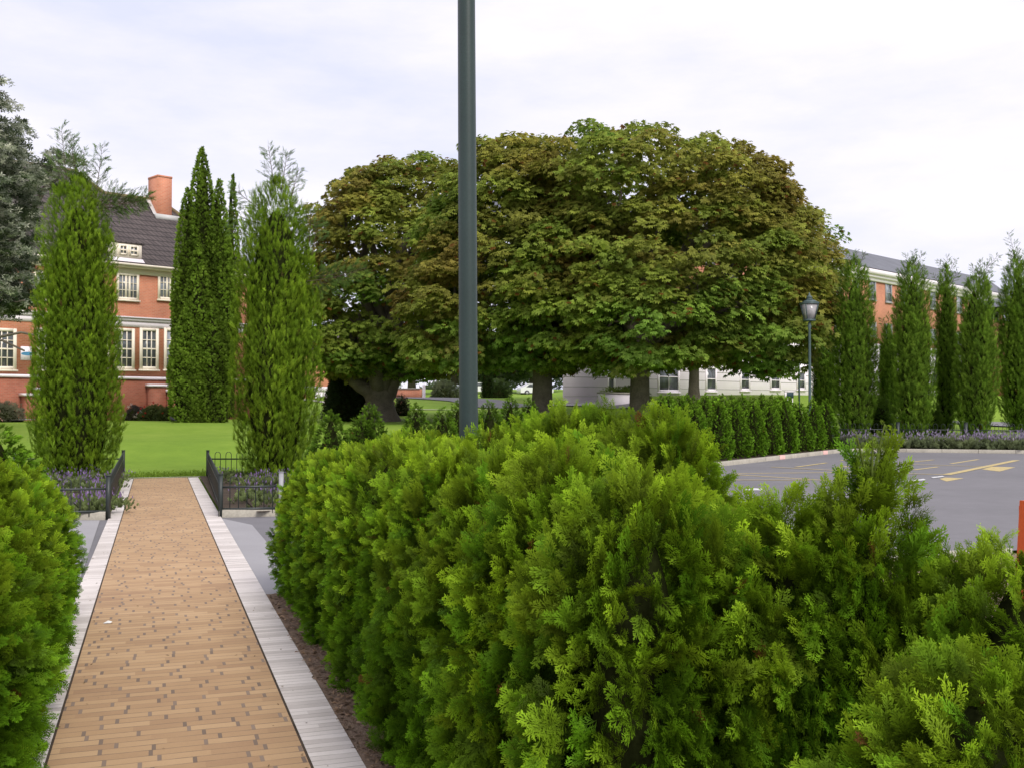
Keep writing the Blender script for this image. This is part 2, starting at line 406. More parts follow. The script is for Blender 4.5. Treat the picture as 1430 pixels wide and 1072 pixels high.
TOPR = {}
def thuja(name, h, R, prof, nb, per, kind, size, seed, tone=(.13, .285, .013), top=(.26, .39, .02), shag=.5, blen=.2, cr=.55):
    g = np.random.default_rng(seed); acc = Acc()
    TS = [{'high': spray_high, 'mid': spray_mid, 'low': spray_low}[kind](seed*7+i) for i in range(3)]
    ph = g.uniform(0, 6.28, 4)
    def rad(t, th, zz):
        return R * interp_prof(prof, t) * (1 + .09*np.sin(3*th + ph[0] + 3.2*zz) + .07*np.sin(5*th - 7*zz + ph[1]) + .05*np.sin(8*th + 11*zz + ph[2]))
    # anchors spread on the envelope
    tt = g.random(nb * 6); keep = g.random(nb * 6) < (.4 + .6*interp_prof(prof, tt)); tt = tt[keep][:nb*3]
    th = g.uniform(0, 6.28, len(tt))
    cand = np.stack([np.cos(th)*rad(tt, th, tt*h), np.sin(th)*rad(tt, th, tt*h), tt*h], 1)
    md = math.sqrt(2*math.pi*R*.8*h / nb) * .72; sel = []
    for i in range(len(cand)):
        if len(sel) >= nb: break
        if not sel or np.min(((cand[sel] - cand[i])**2).sum(1)) > md*md: sel.append(i)
    A = cand[sel]; th = th[sel]; t = tt[sel]; n = len(A)
    out = np.stack([np.cos(th), np.sin(th), np.zeros(n)], 1)
    up = np.array([0, 0, 1.0])
    upw = .16 + 1.5*np.clip(t - .68, 0, 1)*3 + g.normal(0, .12, n)
    D = nrm(out * .9 + up * upw[:, None] + g.normal(0, .30, (n, 3)))
    tang = np.stack([-np.sin(th), np.cos(th), np.zeros(n)], 1)
    Nb = nrm(tang + g.normal(0, .45, (n, 3)) + out * g.normal(0, .5, (n, 1)))
    Nb = nrm(Nb - D * (Nb * D).sum(1, keepdims=True)); Sd = np.cross(D, Nb)
    lift = g.uniform(-.4, 1, n)**1 * size * shag
    base = A + out * lift[:, None] - D * blen * .8
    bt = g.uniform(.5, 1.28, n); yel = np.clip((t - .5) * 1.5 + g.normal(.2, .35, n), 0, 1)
    P = []; Y = []; Z = []; S = []; Cc = []
    tone = np.array(tone); top = np.array(top)
    for j in range(per):
        q = (j + .5) / per
        ang = g.normal(0, .62, n) * (1 - .4*q) + (1 if j % 2 else -1) * .34
        P.append(base + D * (blen * (.15 + .85*q)) + Sd * (g.normal(0, size*.28, n))[:, None] + g.normal(0, size*.10, (n, 3)))
        Y.append(nrm(D * np.cos(ang)[:, None] + Sd * np.sin(ang)[:, None] + g.normal(0, .18, (n, 3)) + up * (.12 - .3*q) * np.clip(1.2 - t, 0, 1)[:, None]))
        Z.append(Nb + g.normal(0, .5, (n, 3)))
        S.append(size * g.uniform(.7, 1.15, n) * (.75 + .35*q))
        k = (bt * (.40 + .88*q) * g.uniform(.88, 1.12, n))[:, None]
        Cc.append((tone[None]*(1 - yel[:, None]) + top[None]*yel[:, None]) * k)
    P, Y, Z, S, Cc = (np.concatenate(a) for a in (P, Y, Z, S, Cc))
    brown = g.random(len(P)) < .002; Cc[brown] = np.array([.16, .075, .02])
    pick = g.integers(0, 3, len(P))
    for i in range(3):
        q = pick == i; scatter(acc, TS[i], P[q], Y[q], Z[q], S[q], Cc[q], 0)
    # shaded inner mass and stem
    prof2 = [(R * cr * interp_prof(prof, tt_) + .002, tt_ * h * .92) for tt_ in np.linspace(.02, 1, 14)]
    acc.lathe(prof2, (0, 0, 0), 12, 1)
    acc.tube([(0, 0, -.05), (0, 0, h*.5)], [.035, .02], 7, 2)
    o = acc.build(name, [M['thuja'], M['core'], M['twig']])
    TOPR[o.data.name] = (float(np.percentile(P[:, 2] + S*.8, 99.9)), float(np.percentile(np.hypot(P[:, 0], P[:, 1]) + S*.3, 93)))
    return o

# ---------------------------------------------------------------- camera, light, sky
cam = bpy.data.cameras.new('camera'); co_ = bpy.data.objects.new('camera', cam); COL.objects.link(co_)
cam.sensor_width = 36; cam.lens = 36 * F / 1430; cam.clip_end = 2000; cam.clip_start = .05
co_.location = (0, 0, H); co_.rotation_euler = (math.radians(90) + PITCH, 0, 0)
sc.camera = co_
SAZ, SEL = math.radians(148), math.radians(43)
sun = bpy.data.lights.new('sun', 'SUN'); sun.energy = 2.6; sun.angle = math.radians(24); sun.color = (1, .95, .87)
so = bpy.data.objects.new('sun', sun); COL.objects.link(so)
sd = Vector((math.sin(SAZ)*math.cos(SEL), math.cos(SAZ)*math.cos(SEL), math.sin(SEL)))
so.rotation_euler = sd.to_track_quat('Z', 'Y').to_euler()
wd = bpy.data.worlds.new('World'); sc.world = wd; wd.use_nodes = True; nt = wd.node_tree
bg = nt.nodes['Background']
sky = N(nt, 'ShaderNodeTexSky', sky_type='NISHITA'); sky.sun_disc = False; sky.sun_elevation = SEL; sky.sun_rotation = SAZ
nt.links.new(sky.outputs[0], bg.inputs[0]); bg.inputs[1].default_value = .12
tc = N(nt, 'ShaderNodeTexCoord').outputs['Generated']
mp = N(nt, 'ShaderNodeMapping'); mp.inputs['Scale'].default_value = (1.0, 1.0, 3.4); mp.inputs['Location'].default_value = (.35, .2, .1); nt.links.new(tc, mp.inputs[0])
c1 = noise(nt, mp.outputs[0], 2.3, 7, .55); c2 = noise(nt, mp.outputs[0], 6.5, 6, .6)
cf = math_(nt, 'ADD', math_(nt, 'MULTIPLY', c1, .72), math_(nt, 'MULTIPLY', c2, .28))
ccol = ramp(nt, cf, [(.36, (.70, .72, .885)), (.45, (.79, .785, .91)), (.54, (.88, .855, .94)), (.63, (.95, .92, .965))])
bg2 = N(nt, 'ShaderNodeBackground'); nt.links.new(ccol, bg2.inputs[0]); bg2.inputs[1].default_value = 1.2
mx = N(nt, 'ShaderNodeMixShader'); mx.inputs[0].default_value = .93
nt.links.new(bg.outputs[0], mx.inputs[1]); nt.links.new(bg2.outputs[0], mx.inputs[2])
nt.links.new(mx.outputs[0], nt.nodes['World Output'].inputs[0])
sc.view_settings.view_transform = 'Standard'; sc.view_settings.look = 'None'; sc.view_settings.exposure = 0
sc.render.engine = 'CYCLES'
sc.cycles.max_bounces = 6; sc.cycles.diffuse_bounces = 3; sc.cycles.glossy_bounces = 2; sc.cycles.transmission_bounces = 3; sc.cycles.transparent_max_bounces = 4

# ---------------------------------------------------------------- SETTING
xs = np.concatenate([np.linspace(-420, -70, 12), np.linspace(-62, 62, 84), np.linspace(70, 420, 12)])
ys = np.concatenate([np.linspace(-60, -8, 6), np.linspace(-4, 120, 100), np.linspace(130, 700, 16)])
gx, gy = np.meshgrid(xs, ys); zz = terr(gx.ravel(), gy.ravel())
a = Acc(); nx, ny = len(xs), len(ys)
a.add(np.stack([gx.ravel(), gy.ravel(), zz], 1), [(j*nx+i, j*nx+i+1, (j+1)*nx+i+1, (j+1)*nx+i) for j in range(ny-1) for i in range(nx-1)])
tag(a.build('ground', M['lawn'], smooth=True), kind='structure')

def sheet(name, P, z, m, rotz=0):
    a = Acc(); a.poly(P, z); o = a.build(name, m); return tag(o, kind='structure')
VL0, VL1, VR0, VR1 = -.645, -.46, .67, .905
UE = 24.6                                         # the path meets the lawn
def local_sheet(name, v0, v1, u0, u1, z, m):      # lies along the path; local y runs up the path
    a = Acc(); a.add([(v0, u0, z), (v1, u0, z), (v1, u1, z), (v0, u1, z)], [(0, 1, 2, 3)])
    o = a.build(name, m); o.rotation_euler = (0, 0, PA); return tag(o, kind='structure')
local_sheet('brick_path', VL1, VR0, -4, UE, .016, M['pavers'])
local_sheet('path_border', VL0, VL1 - .012, -4, UE - .05, .018, M['border'])
local_sheet('path_border', VR0 + .012, VR1, -4, UE - .05, .018, M['border'])
local_sheet('path_joint', VL1 - .012, VL1, -4, UE, .014, M['soil'])
local_sheet('path_joint', VR0, VR0 + .012, -4, UE, .014, M['soil'])
local_sheet('path_end_course', VL0 - .1, VR1 + .1, UE + .002, UE + .16, .026, M['concrete'])
# car park and driveway
FA = G(308, 722); FC = G(393, 720); FB = G(290, 668)
LA = G(151, 725); LB = G(172, 668)
e1 = UV(9.35, VR1); e2 = UV(9.35, 30)
big = [e1, e2, np.array([60, 12.0]), np.array([60, KC[1] + kd[1]/kd[0]*(60 - KC[0])]), KC, LP + LD*0.0, FC, FA]
sheet('car_park_asphalt', big, .0, M['asphalt'])
sheet('driveway_asphalt', [UV(8.95, -30), UV(8.95, VL0), LA + np.array([.02, 0]), LA + np.array([-30, -.6])], .0, M['asphalt'])
sheet('concrete_apron', [UV(9.0, VR1 + .002), G(420, 832), G(398, 795), G(375, 760), G(352, 733), FA + np.array([0, -.1])], .008, M['ramp'])
sheet('concrete_apron', [UV(9.0, VL0 - 1.3), UV(9.0, VL0 - .002), LA + np.array([-.06, -.15]), LA + np.array([-1.2, -.15])], .008, M['ramp'])
# planting beds
sheet('mulch_bed', [UV(-4, VR1 + .005), UV(-4, 9), UV(9.25, 9), UV(9.25, VR1 + .005)], .010, M['mulch'])
sheet('mulch_bed', [UV(-4, -9), UV(-4, VL0 - .005), UV(8.9, VL0 - .005), UV(8.9, -9)], .010, M['mulch'])
a = Acc()                                         # loose bark on the mulch
g = np.random.default_rng(3); n = 5200
uu = g.uniform(2.5, 9.2, n); vv = np.where(g.random(n) < .85, g.uniform(VR1, VR1 + .55, n), g.uniform(VL0 - .25, VL0, n))
P = np.outer(uu, PU) + np.outer(vv, PV)
P = np.concatenate([P, g.uniform(.012, .03, (n, 1))], 1); th = g.uniform(0, 6.28, n)
cc = np.array([[.30, .205, .145]]) * g.uniform(.35, 1.7, (n, 1)) + g.uniform(0, .03, (n, 1))
scatter(a, single(), P, np.stack([np.cos(th), np.sin(th), g.normal(0, .3, n)], 1), np.array([[0, 0, 1.0]]) + g.normal(0, .35, (n, 3)), g.uniform(.015, .05, n), cc)
tag(a.build('bark_chips', M['leaf']), 'loose brown bark chips scattered along the foot of the hedge', 'bark mulch', kind='stuff')
g = np.random.default_rng(14); n = 9000   # ragged front edge of the lawn
vv = g.uniform(-3.4, 2.9, n); uu = UE + .17 + np.abs(g.normal(0, .9, n)); P = np.outer(uu, PU) + np.outer(vv, PV); P = np.concatenate([P, terr(P[:, 0], P[:, 1])[:, None] - .005], 1)
scatter(a := Acc(), single(), P, np.array([[0, 0, 1.0]]) + g.normal(0, .35, (n, 3)), g.normal(0, 1, (n, 3)), g.uniform(.03, .07, n), np.array([[.18, .28, .035]])*g.uniform(.6, 1.3, (n, 1)))
tag(a.build('lawn_grass', M['cyp']), 'short grass blades along the front edge of the lawn', 'grass', kind='stuff')
n = 170; uu = g.uniform(2.6, 15, n); vv = np.where(g.random(n) < .7, np.where(g.random(n) < .5, VR0, VL1) + g.normal(0, .09, n), g.uniform(VL0, VR1, n)); P = np.concatenate([np.outer(uu, PU) + np.outer(vv, PV), g.uniform(.02, .026, (n, 1))], 1); th = g.uniform(0, 6.28, n)
scatter(a := Acc(), single(), P, np.stack([np.cos(th), np.sin(th), g.normal(0, .15, n)], 1), np.array([[0, 0, 1.0]]) + g.normal(0, .2, (n, 3)), g.uniform(.008, .028, n), np.array([[.22, .16, .09]])*g.uniform(.4, 1.3, (n, 1)))
tag(a.build('leaf_litter', M['leaf']), 'tiny brown leaf bits scattered over the brick path', 'leaf litter', kind='stuff')
Rr = lambda t, s: LP + LD*t + LN*s
sheet('garden_bed', [Rr(-.3, .12), Rr(26.2, .12), Rr(26.2, 3.4), Rr(2.0, 3.4)], .085, M['soil'])
FD = G(470, 668); LD2 = G(20, 668); LC2 = G(20, 728)
sheet('garden_bed', [UV(float(FA @ PU) + .08, VR1 + .012), FC + np.array([0, .08]), Rr(8.0, .10), FD, UV(UE - .3, VR1 + .012)], .06, M['soil'])
sheet('garden_bed', [LC2 + np.array([0, .1]), UV(float(LA @ PU) + .08, VL0 - .012), UV(UE - .3, VL0 - .012), LD2], .06, M['soil'])
K2 = KC + kd*45
sheet('garden_bed', [KC + kn*.12 - kd*.3, K2 + kn*.12, K2 + kn*4.5, KC + kn*4.5 - kd*.3], .09, M['soil'])
def kerb(p, q, w=.14, h=.12, name='kerb'):
    a = Acc(); p, q = np.asarray(p), np.asarray(q); L = np.linalg.norm(q-p); n = max(1, int(L/1.15)); d = (q-p)/L; nrm_ = np.array([-d[1], d[0]])
    for i in range(n):
        s0, s1 = p + d*(L*i/n + .006), p + d*(L*(i+1)/n - .006)
        bv = .02
        pr = [(0, -.02), (0, h - bv), (bv, h), (w, h), (w, -.02)]
        V = [(*(s + nrm_*x), z) for s in (s0, s1) for x, z in pr]
        a.add(V, [(0,5,6,1),(1,6,7,2),(2,7,8,3),(3,8,9,4)]); a.add(V[:5], [(0,1,2,3,4)]); a.add(V[5:], [(4,3,2,1,0)])
    return tag(a.build(name, M['concrete']), kind='structure')
kerb(LP, Rr(25.6, 0)); kerb(Rr(25.6, 0), KC + kd*.8 + kn*.02); kerb(KC + kd*.8 + kn*.02, K2)
kerb(FA + np.array([-.02, -.03]), FC); kerb(LA + np.array([-4, -.12]), LA + np.array([-.02, -.05]))
kerb(UV(9.25, 9.0)[::1], UV(9.25, 1.6), .12, .06)
for px in (1092, 1152):                           # pink painted patches on the kerb face
    c = rowpt(px, 0); t0 = (c - LP) @ LD
    a = Acc(); p0, p1 = Rr(t0 - .22, -.006), Rr(t0 + .22, -.006); p2, p3 = Rr(t0 + .22, .10), Rr(t0 - .22, .10)
    a.add([(*p0, .004), (*p1, .004), (*p1, .122), (*p0, .122), (*p2, .124), (*p3, .124)], [(0,1,2,3),(3,2,4,5)])
    tag(a.build('kerb_paint_patch', M['pink']), kind='structure')
# yellow lines of the car park
lines = [((1023,660.8),(1171,659)),((1023,662),(1163,671)),((1023,669.7),(1131,670)),((1111,652),(1154,646)),((1077,652),(1174,657)),((1169,652),(1191,650)),
         ((1174,642.6),(1191,641)),((1200,646),(1374,651)),((1321,662.7),(1420,642.4)),((1180,659),(1328,662.7)),((1328,647),(1366,641)),((1276,655.7),(1310,651.5)),((1276,644.5),(1304,641.7))]
for k, (p, q) in enumerate(lines):
    p, q = G(*p), G(*q); d = (q-p)/np.linalg.norm(q-p); nn = np.array([-d[1], d[0]]) * (.10 if k == 8 else .055)
    sheet('yellow_line', [p-nn, q-nn, q+nn, p+nn], .004 + .0015*(k % 5), M['yellow'])
for Q in ([(1371,655),(1385,651.1),(1418,652),(1396,657.9)], [(1312,668.3),(1320,666.2),(1346,667.6),(1322,671.8)]):
    sheet('yellow_marking', [G(*q) for q in Q], .005, M['yellow'])
def arrow(tip, tail, w=.14):
    p, q = G(*tail), G(*tip); d = (q-p)/np.linalg.norm(q-p); nn = np.array([-d[1], d[0]]); m_ = q - d*.9
    sheet('white_arrow_marking', [p-nn*w/2, m_-nn*w/2, m_-nn*.35, q, m_+nn*.35, m_+nn*w/2, p+nn*w/2], .006, M['markwhite'])
for Q in ([(1268, 671.5), (1290, 668.5), (1293, 670.2), (1270, 673.4)], [(1300, 666.2), (1316, 664.4), (1319, 665.6), (1303, 667.6)]): sheet('white_marking', [G(*q) for q in Q], .012, M['markwhite'])
sheet('white_line', [G(1040, 684), G(1066, 684.5), G(1064, 682), G(1044, 681)], .006, M['markwhite'])
# draped lanes beyond the lawn
def lane(name, pts, w, m, lift):
    pts = np.array(pts); t = np.linspace(0, len(pts)-1, 40); X = np.interp(t, range(len(pts)), pts[:, 0]); Y = np.interp(t, range(len(pts)), pts[:, 1])
    P = np.stack([X, Y], 1); T = nrm(np.gradient(P, axis=0)); Nn = np.stack([-T[:, 1], T[:, 0]], 1); V = []
    for k in (-.5, -.17, .17, .5):
        q = P + Nn*w*k; V.append(np.concatenate([q, (terr(q[:, 0], q[:, 1]) + lift)[:, None]], 1))
    a = Acc(); a.add(np.concatenate(V), [(j*40+i, j*40+i+1, (j+1)*40+i+1, (j+1)*40+i) for j in range(3) for i in range(39)])
    return tag(a.build(name, m), kind='structure')
def gp(px, D): return ((px - CX)/F*D, D)
lane('road', [gp(380, 92), gp(560, 83), gp(660, 79), gp(740, 70), gp(830, 60), gp(900, 55)], 4.2, M['roadgrey'], .05)
lane('footpath', [gp(420, 76), gp(560, 70), gp(650, 68), gp(760, 66)], .7, M['concrete'], .05)
lane('road', [gp(1150, 58), gp(1300, 54), gp(1420, 51), gp(1600, 49)], 7.0, M['roadgrey'], .06)

# ---------------------------------------------------------------- WINDOWS / BUILDINGS
def window(parent, x0, x1, z0, z1, cols, rows, fm, gm, fw=.13, mull=None, sill=True, y=0.0, mw=.035):
    a = Acc()
    a.box(x0, x0+fw, y-.09, y-.001, z0, z1); a.box(x1-fw, x1, y-.09, y-.001, z0, z1)
    a.box(x0+fw, x1-fw, y-.087, y-.001, z1-fw, z1); a.box(x0+fw, x1-fw, y-.087, y-.001, z0, z0+fw)
    if sill: a.box(x0-.06, x1+.06, y-.15, y-.002, z0-.09, z0-.002)
    ix0, ix1, iz0, iz1 = x0+fw, x1-fw, z0+fw, z1-fw
    for i in range(1, cols):
        c = ix0 + (ix1-ix0)*i/cols; w = mw*(3.4 if mull and i in mull else 1)
        a.box(c-w/2, c+w/2, y-.07, y-.022, iz0, iz1)
    for j in range(1, rows):
        c = iz0 + (iz1-iz0)*j/rows; w = mw*(1.8 if rows % 2 == 0 and j == rows//2 else 1)
        a.box(ix0, ix1, y-.066, y-.024, c-w/2, c+w/2)
    o = a.build('window', fm, parent)
    p = Acc(); p.box(ix0, ix1, y-.02, y-.003, iz0, iz1); p.build('pane', gm, o)
    return o
AZ = math.radians(44.3); E1 = np.array([math.cos(AZ), math.sin(AZ)]); E2 = np.array([-math.sin(AZ), math.cos(AZ)])

# --- the orange brick house on the left
B0 = np.array([-21.3, 60.0]); BZ = .55
def fac_t(px, P0, y=0.0):                         # where the sight line meets the facade, metres along it
    aa = (px - CX)/F; Q = P0 + E2*y
    return (aa*Q[1] - Q[0]) / (E1[0] - aa*E1[1])
def fac_z(px, py, P0, base):
    t = fac_t(px, P0); D = P0[1] + E1[1]*t
    return W(px, py, D)[2] - base
hb = thing('brick_house', 'two storey orange brick house with cream windows and dark tiled hip roof', 'house', (*B0, BZ), AZ)
ft = lambda px: fac_t(px, B0); fz = lambda px, py: fac_z(px, py, B0, BZ)
TL, TR, DEP = -24.0, ft(357), 9.6
zs1, zs2, ze = fz(205, 530), fz(205, 444), fz(205, 375)
a = Acc(); a.box(TL, TR, 0, DEP, zs1, ze); a.build('wall', M['orange_brick'], hb)
a = Acc(); a.box(TL-.02, TR+.02, -.06, DEP+.05, -.8, zs1-.004); a.build('plinth', M['red_brick'], hb)
a = Acc(); a.box(TL-.05, TR+.05, -.16, -.001, zs1, zs1+.16); a.build('string_course', M['white'], hb)
a = Acc(); zb = fz(205, 458)
a.box(TL-.05, TR+.05, -.05, -.001, zb, zs2-.24); a.box(TL-.07, TR+.07, -.13, -.002, zs2-.238, zs2-.08); a.box(TL-.1, TR+.1, -.22, -.002, zs2-.078, zs2); a.build('string_course', M['white'], hb)
a = Acc(); a.box(TL-.1, TR+.1, -.10, -.001, ze-.42, ze-.1); a.box(TL-.5, TR+.5, -.5, .3, ze-.098, ze+.02); a.build('eaves', M['cream'], hb)
a = Acc(); a.beam((TL-.5, -.55, ze+.06), (TR+.5, -.55, ze+.06), .12, .12); a.build('gutter', M['cream'], hb)
# roof: one front plane whose ridge steps up towards the left
ez = ze + .03; ov = .5; rise = (14.45 - BZ - ez) / 4.8; y1 = 4.8 - ov; y2 = y1 + 1.35/rise
z1_, z2_ = ez + (y1+ov)*rise, ez + (y2+ov)*rise
tA = TR + ov; tB = tA - y1 - ov; tP = -1.9; tQ = tP + (y2 - y1)
a = Acc()
a.poly([(TL-.5, -ov, ez), (tA, -ov, ez), (tB, y1, z1_), (tQ, y1, z1_), (tP, y2, z2_), (TL+4, y2, z2_)])
a.poly([(tA, -ov, ez), (tA, 2*y1+ov, ez), (tB, y1, z1_)])
a.poly([(tA, 2*y1+ov, ez), (tQ, 2*y1+ov, ez), (tQ, y1, z1_), (tB, y1, z1_)])
a.poly([(tQ, y1, z1_), (tQ+y1+ov+.8, 2*y2+ov, ez), (TL-.5, 2*y2+ov, ez), (TL+4, y2, z2_), (tP, y2, z2_)])
a.poly([(TL-.5, 2*y2+ov, ez), (TL-.5, -ov, ez), (TL+4, y2, z2_)])
rf = a.build('roof', M['tile'], hb)
a = Acc()
for p, q in (((tB, y1, z1_), (tQ, y1, z1_)), ((tQ, y1, z1_), (tP, y2, z2_)), ((tP, y2, z2_), (TL+4, y2, z2_)), ((tA, -ov, ez), (tB, y1, z1_))):
    p, q = np.array(p), np.array(q); a.tube([p, q], .13, 8)
M['ridge'] = pm('lichened_ridge_tile', (.20, .16, .09), .9, .4, 2)
a.build('ridge_tiles', M['ridge'], rf)
# chimney standing out of the front slope
tc0, tc1 = fac_t(208, B0, 4.2), fac_t(238, B0, 4.2)
yc0, yc1 = 3.2, 4.5
D_ = B0[1] + E1[1]*tc0 + E2[1]*yc0; zt = W(222, 244, D_)[2] - BZ; zlow = ez + (yc0+ov)*rise - .6
ch = Acc(); ch.box(tc0, tc1-.48, yc0, yc1, zlow, zt - .12); ch = ch.build('chimney', M['orange_brick'], rf)
a = Acc(); a.box(tc0-.02, tc1-.46, yc0-.02, yc1+.02, zt-.118, zt)
ch['label'] = 'tall orange brick chimney stack'
a.build('chimney_cap', M['orange_brick'], hb)
a = Acc(); zf = ez + (yc0+ov)*rise
a.box(tc0-.2, tc1-.05, yc0-.25, yc0-.005, zf-.3, zf+.05)
a.poly([(tc0-.006, yc0-.1, zf-.1), (tc0-.30, yc0-.1, zf+.02), (tc0-.30, yc1, zf+.10+(yc1-yc0)*rise), (tc0-.006, yc1, zf+.10+(yc1-yc0)*rise)])
a.build('flashing', M['lead'], rf)
# dormer
dt0, dt1 = ft(152), ft(195); dz0, dz1 = fz(176, 364), fz(176, 341); yd = -.14
a = Acc(); a.box(dt0, dt1, yd, yd+3, dz0, dz1); dm = a.build('dormer', M['cream'], hb)
a = Acc(); a.add([(dt0-.1, yd-.02, dz0+.12), (dt1+.05, yd-.02, dz0+.12), (dt1+.25, yd-.32, dz0-.38), (dt0-.3, yd-.32, dz0-.38), (dt1+.25, yd+.3, dz0-.1), (dt1+.05, yd+.5, dz0+.3)], [(3,2,1,0),(2,4,5,1)]); a.build('apron', M['white'], dm)
a = Acc(); a.box(dt0-.15, dt1+.15, yd-.04, yd+3.2, dz1+.002, dz1+.12); a.build('dormer_roof', M['tile'], dm)
tm = ft(176); wz0, wz1 = dz0+.28, dz1-.1
for s0, s1 in ((ft(162.5), ft(175)), (ft(177), ft(190))):
    window(dm, s0, s1, wz0, wz1, 2, 2, M['cream'], M['glass_pale'], .09, None, False, yd, .05)
# upper and ground floor windows
for p0, p1 in ((219, 249), (161, 192.5), (100, 134), (45, 82), (-20, 20), (-90, -50)):
    w = window(hb, ft(p0), ft(p1), fz((p0+p1)/2, 419), fz((p0+p1)/2, 382 if p0 > 150 else 380), 5, 3, M['cream'], M['glass_pale'], .14, (2, 3), True)
window(hb, ft(275), ft(303), fz(290, 422), fz(290, 389), 5, 3, M['cream'], M['glass_pale'], .14, (2, 3), True)
for p0, p1, g_ in ((194, 220.5, 'glass'), (228, 253, 'glass_pale'), (158, 187, 'glass'), (126, 152, 'glass'), (262, 284, 'glass'), (50, 80, 'glass'), (-12, 22, 'glass'), (-60, -26, 'glass')):
    pm_ = (p0+p1)/2
    window(hb, ft(p0), ft(p1), fz(pm_, 516), fz(pm_, 458.5), 3, 4, M['cream'], M[g_], .17, None, True, 0, .05)
# sign board, stair piers with white copings
a = Acc(); a.box(ft(28), ft(43), -.06, -.003, fz(36, 503), fz(36, 484)); sb = a.build('sign_board', M['white'], hb)
sb['label'] = 'white notice board with a small blue and dark emblem'
a = Acc(); cxs, czs = ft(37.5), fz(37, 494)
a.poly([(cxs + .34*math.cos(t_), -.063, czs + .10*math.sin(t_)) for t_ in np.linspace(0, 6.28, 15)[:-1]]); a.build('emblem', M['signblue'], sb)
a = Acc(); a.poly([(cxs+.05, -.066, czs-.03), (cxs+.42, -.066, czs-.05), (cxs+.46, -.066, czs+.06), (cxs+.25, -.066, czs+.10)]); a.build('emblem', M['signdark'], sb)
def stair(t0, t1, y0, y1_, ztop, capw=.1):
    a = Acc(); a.box(t0, t1, y0, y1_, -.8, ztop-.14); o = a.build('stair_pier', M['red_brick'], hb)
    a = Acc(); a.box(t0-capw, t1+capw, y0-capw, y1_, ztop-.138, ztop); a.build('coping', M['white'], o)
stair(ft(28), ft(60), -1.0, -.062, fz(40, 549)); stair(ft(46), ft(66), -.6, -.063, fz(50, 541))
stair(ft(204), ft(227), -.5, -.061, fz(215, 536.5)); stair(ft(228), ft(250), -.9, -.064, fz(238, 544)); stair(ft(251), ft(275), -1.3, -.065, fz(260, 552))

# --- far brick annex with a white door, seen past the chestnut
AB = np.array([gp(436, 108)[0], 108.0]); az0 = tz(*AB) - .2
an = thing('brick_annex', 'far orange brick annex with a white framed door and pale lintel band', 'building', (*AB, az0), AZ)
a = Acc(); a.box(-8, 8.5, 0, 7, 0, 6.3); a.build('wall', M['orange_brick'], an)
zl = W(446, 547, 109)[2] - az0
a = Acc(); a.box(-2, 2.4, -.12, -.002, zl, zl+.55); a.build('lintel', M['white'], an)
a = Acc(); a.box(.3, 2.0, -.10, -.003, .1, zl-.004); d_ = a.build('door', M['white'], an)
a = Acc(); a.box(.75, 1.55, -.13, -.101, .35, zl-.5); a.build('pane', M['glass'], d_)
a = Acc(); a.poly([(-8.4, -.4, 6.31), (8.9, -.4, 6.31), (5, 3.5, 9), (-5, 3.5, 9)]); a.poly([(8.9, -.4, 6.31), (8.9, 7.4, 6.31), (5, 3.5, 9)]); a.poly([(8.9, 7.4, 6.31), (-8.4, 7.4, 6.31), (-5, 3.5, 9), (5, 3.5, 9)]); a.poly([(-8.4, 7.4, 6.31), (-8.4, -.4, 6.31), (-5, 3.5, 9)])
a.build('roof', M['tile'], an)

# --- long building on the right: white ground floor, salmon brick above, grey roof
R0 = np.array([31.0, 90.0]); RZ = 1.6
rb = thing('long_brick_building', 'long brick building with white banded ground floor and grey slate roof', 'building', (*R0, RZ), AZ)
rt = lambda px: fac_t(px, R0); rz = lambda px, py: fac_z(px, py, R0, RZ)
t0, t1, dp = rt(786), rt(1402), 10.0
sgl = np.array([(786-CX)/F, 1.0]); # left return wall runs back along this sight line
c0 = R0 + E1*t0; k = dp / (sgl @ E2); sh = (sgl*k) @ E1
zw, zc0, zc1 = rz(1141, 475), rz(1213, 391), rz(1213, 376)
out2 = [(t0, 0), (t1, 0), (t1, dp), (t0 + sh, dp)]
out_in = [(t0+.05, .05), (t1-.05, .05), (t1-.05, dp-.05), (t0+sh+.05, dp-.05)]
a = Acc(); a.prism(out2, -1.5, zw); a.build('ground_floor_wall', M['white'], rb)
a = Acc()
for i in range(1, 9):                             # channels between the stone courses
    z = zw*i/9; a.box(t0+.1, t1-.1, -.006, -.001, z-.03, z+.03)
M['joint'] = pm('shadow_joint', (.42, .40, .39), .8, .1); a.build('course_joints', M['joint'], rb)
a = Acc(); a.prism(out_in, zw+.002, zc0); a.build('upper_wall', M['rbrick'], rb)
a = Acc(); a.box(t0-.05, t1+.05, -.18, -.001, zw-.12, zw+.1); a.build('string_course', M['white'], rb)
a = Acc(); a.box(t0-.1, t1+.1, -.10, .045, zc0-.05, zc0+.25); a.box(t0-.3, t1+.3, -.28, .3, zc0+.252, zc0+.5); a.box(t0-.4, t1+.4, -.42, .6, zc0+.502, zc1); a.build('cornice', M['white'], rb)
zr = zc1 + .05; ridz = rz(1177, 346) - .0; yr = 5.0
ridz = W(1177, 346, R0[1] + E1[1]*fac_t(1177, R0, yr) + E2[1]*yr)[2] - RZ
te = fac_t(1379, R0, yr)
a = Acc(); a.poly([(t0-.5, -.45, zr), (t1+.5, -.45, zr), (te, yr, ridz), (t0+2, yr, ridz)]); a.poly([(t1+.5, -.45, zr), (t1+.5, dp+1, zr), (te, yr, ridz)])
a.poly([(t1+.5, dp+1, zr), (t0-.5, dp+1, zr), (t0+2, yr, ridz), (te, yr, ridz)]); a.poly([(t0-.5, dp+1, zr), (t0-.5, -.45, zr), (t0+2, yr, ridz)])
a.build('roof', M['slate'], rb)
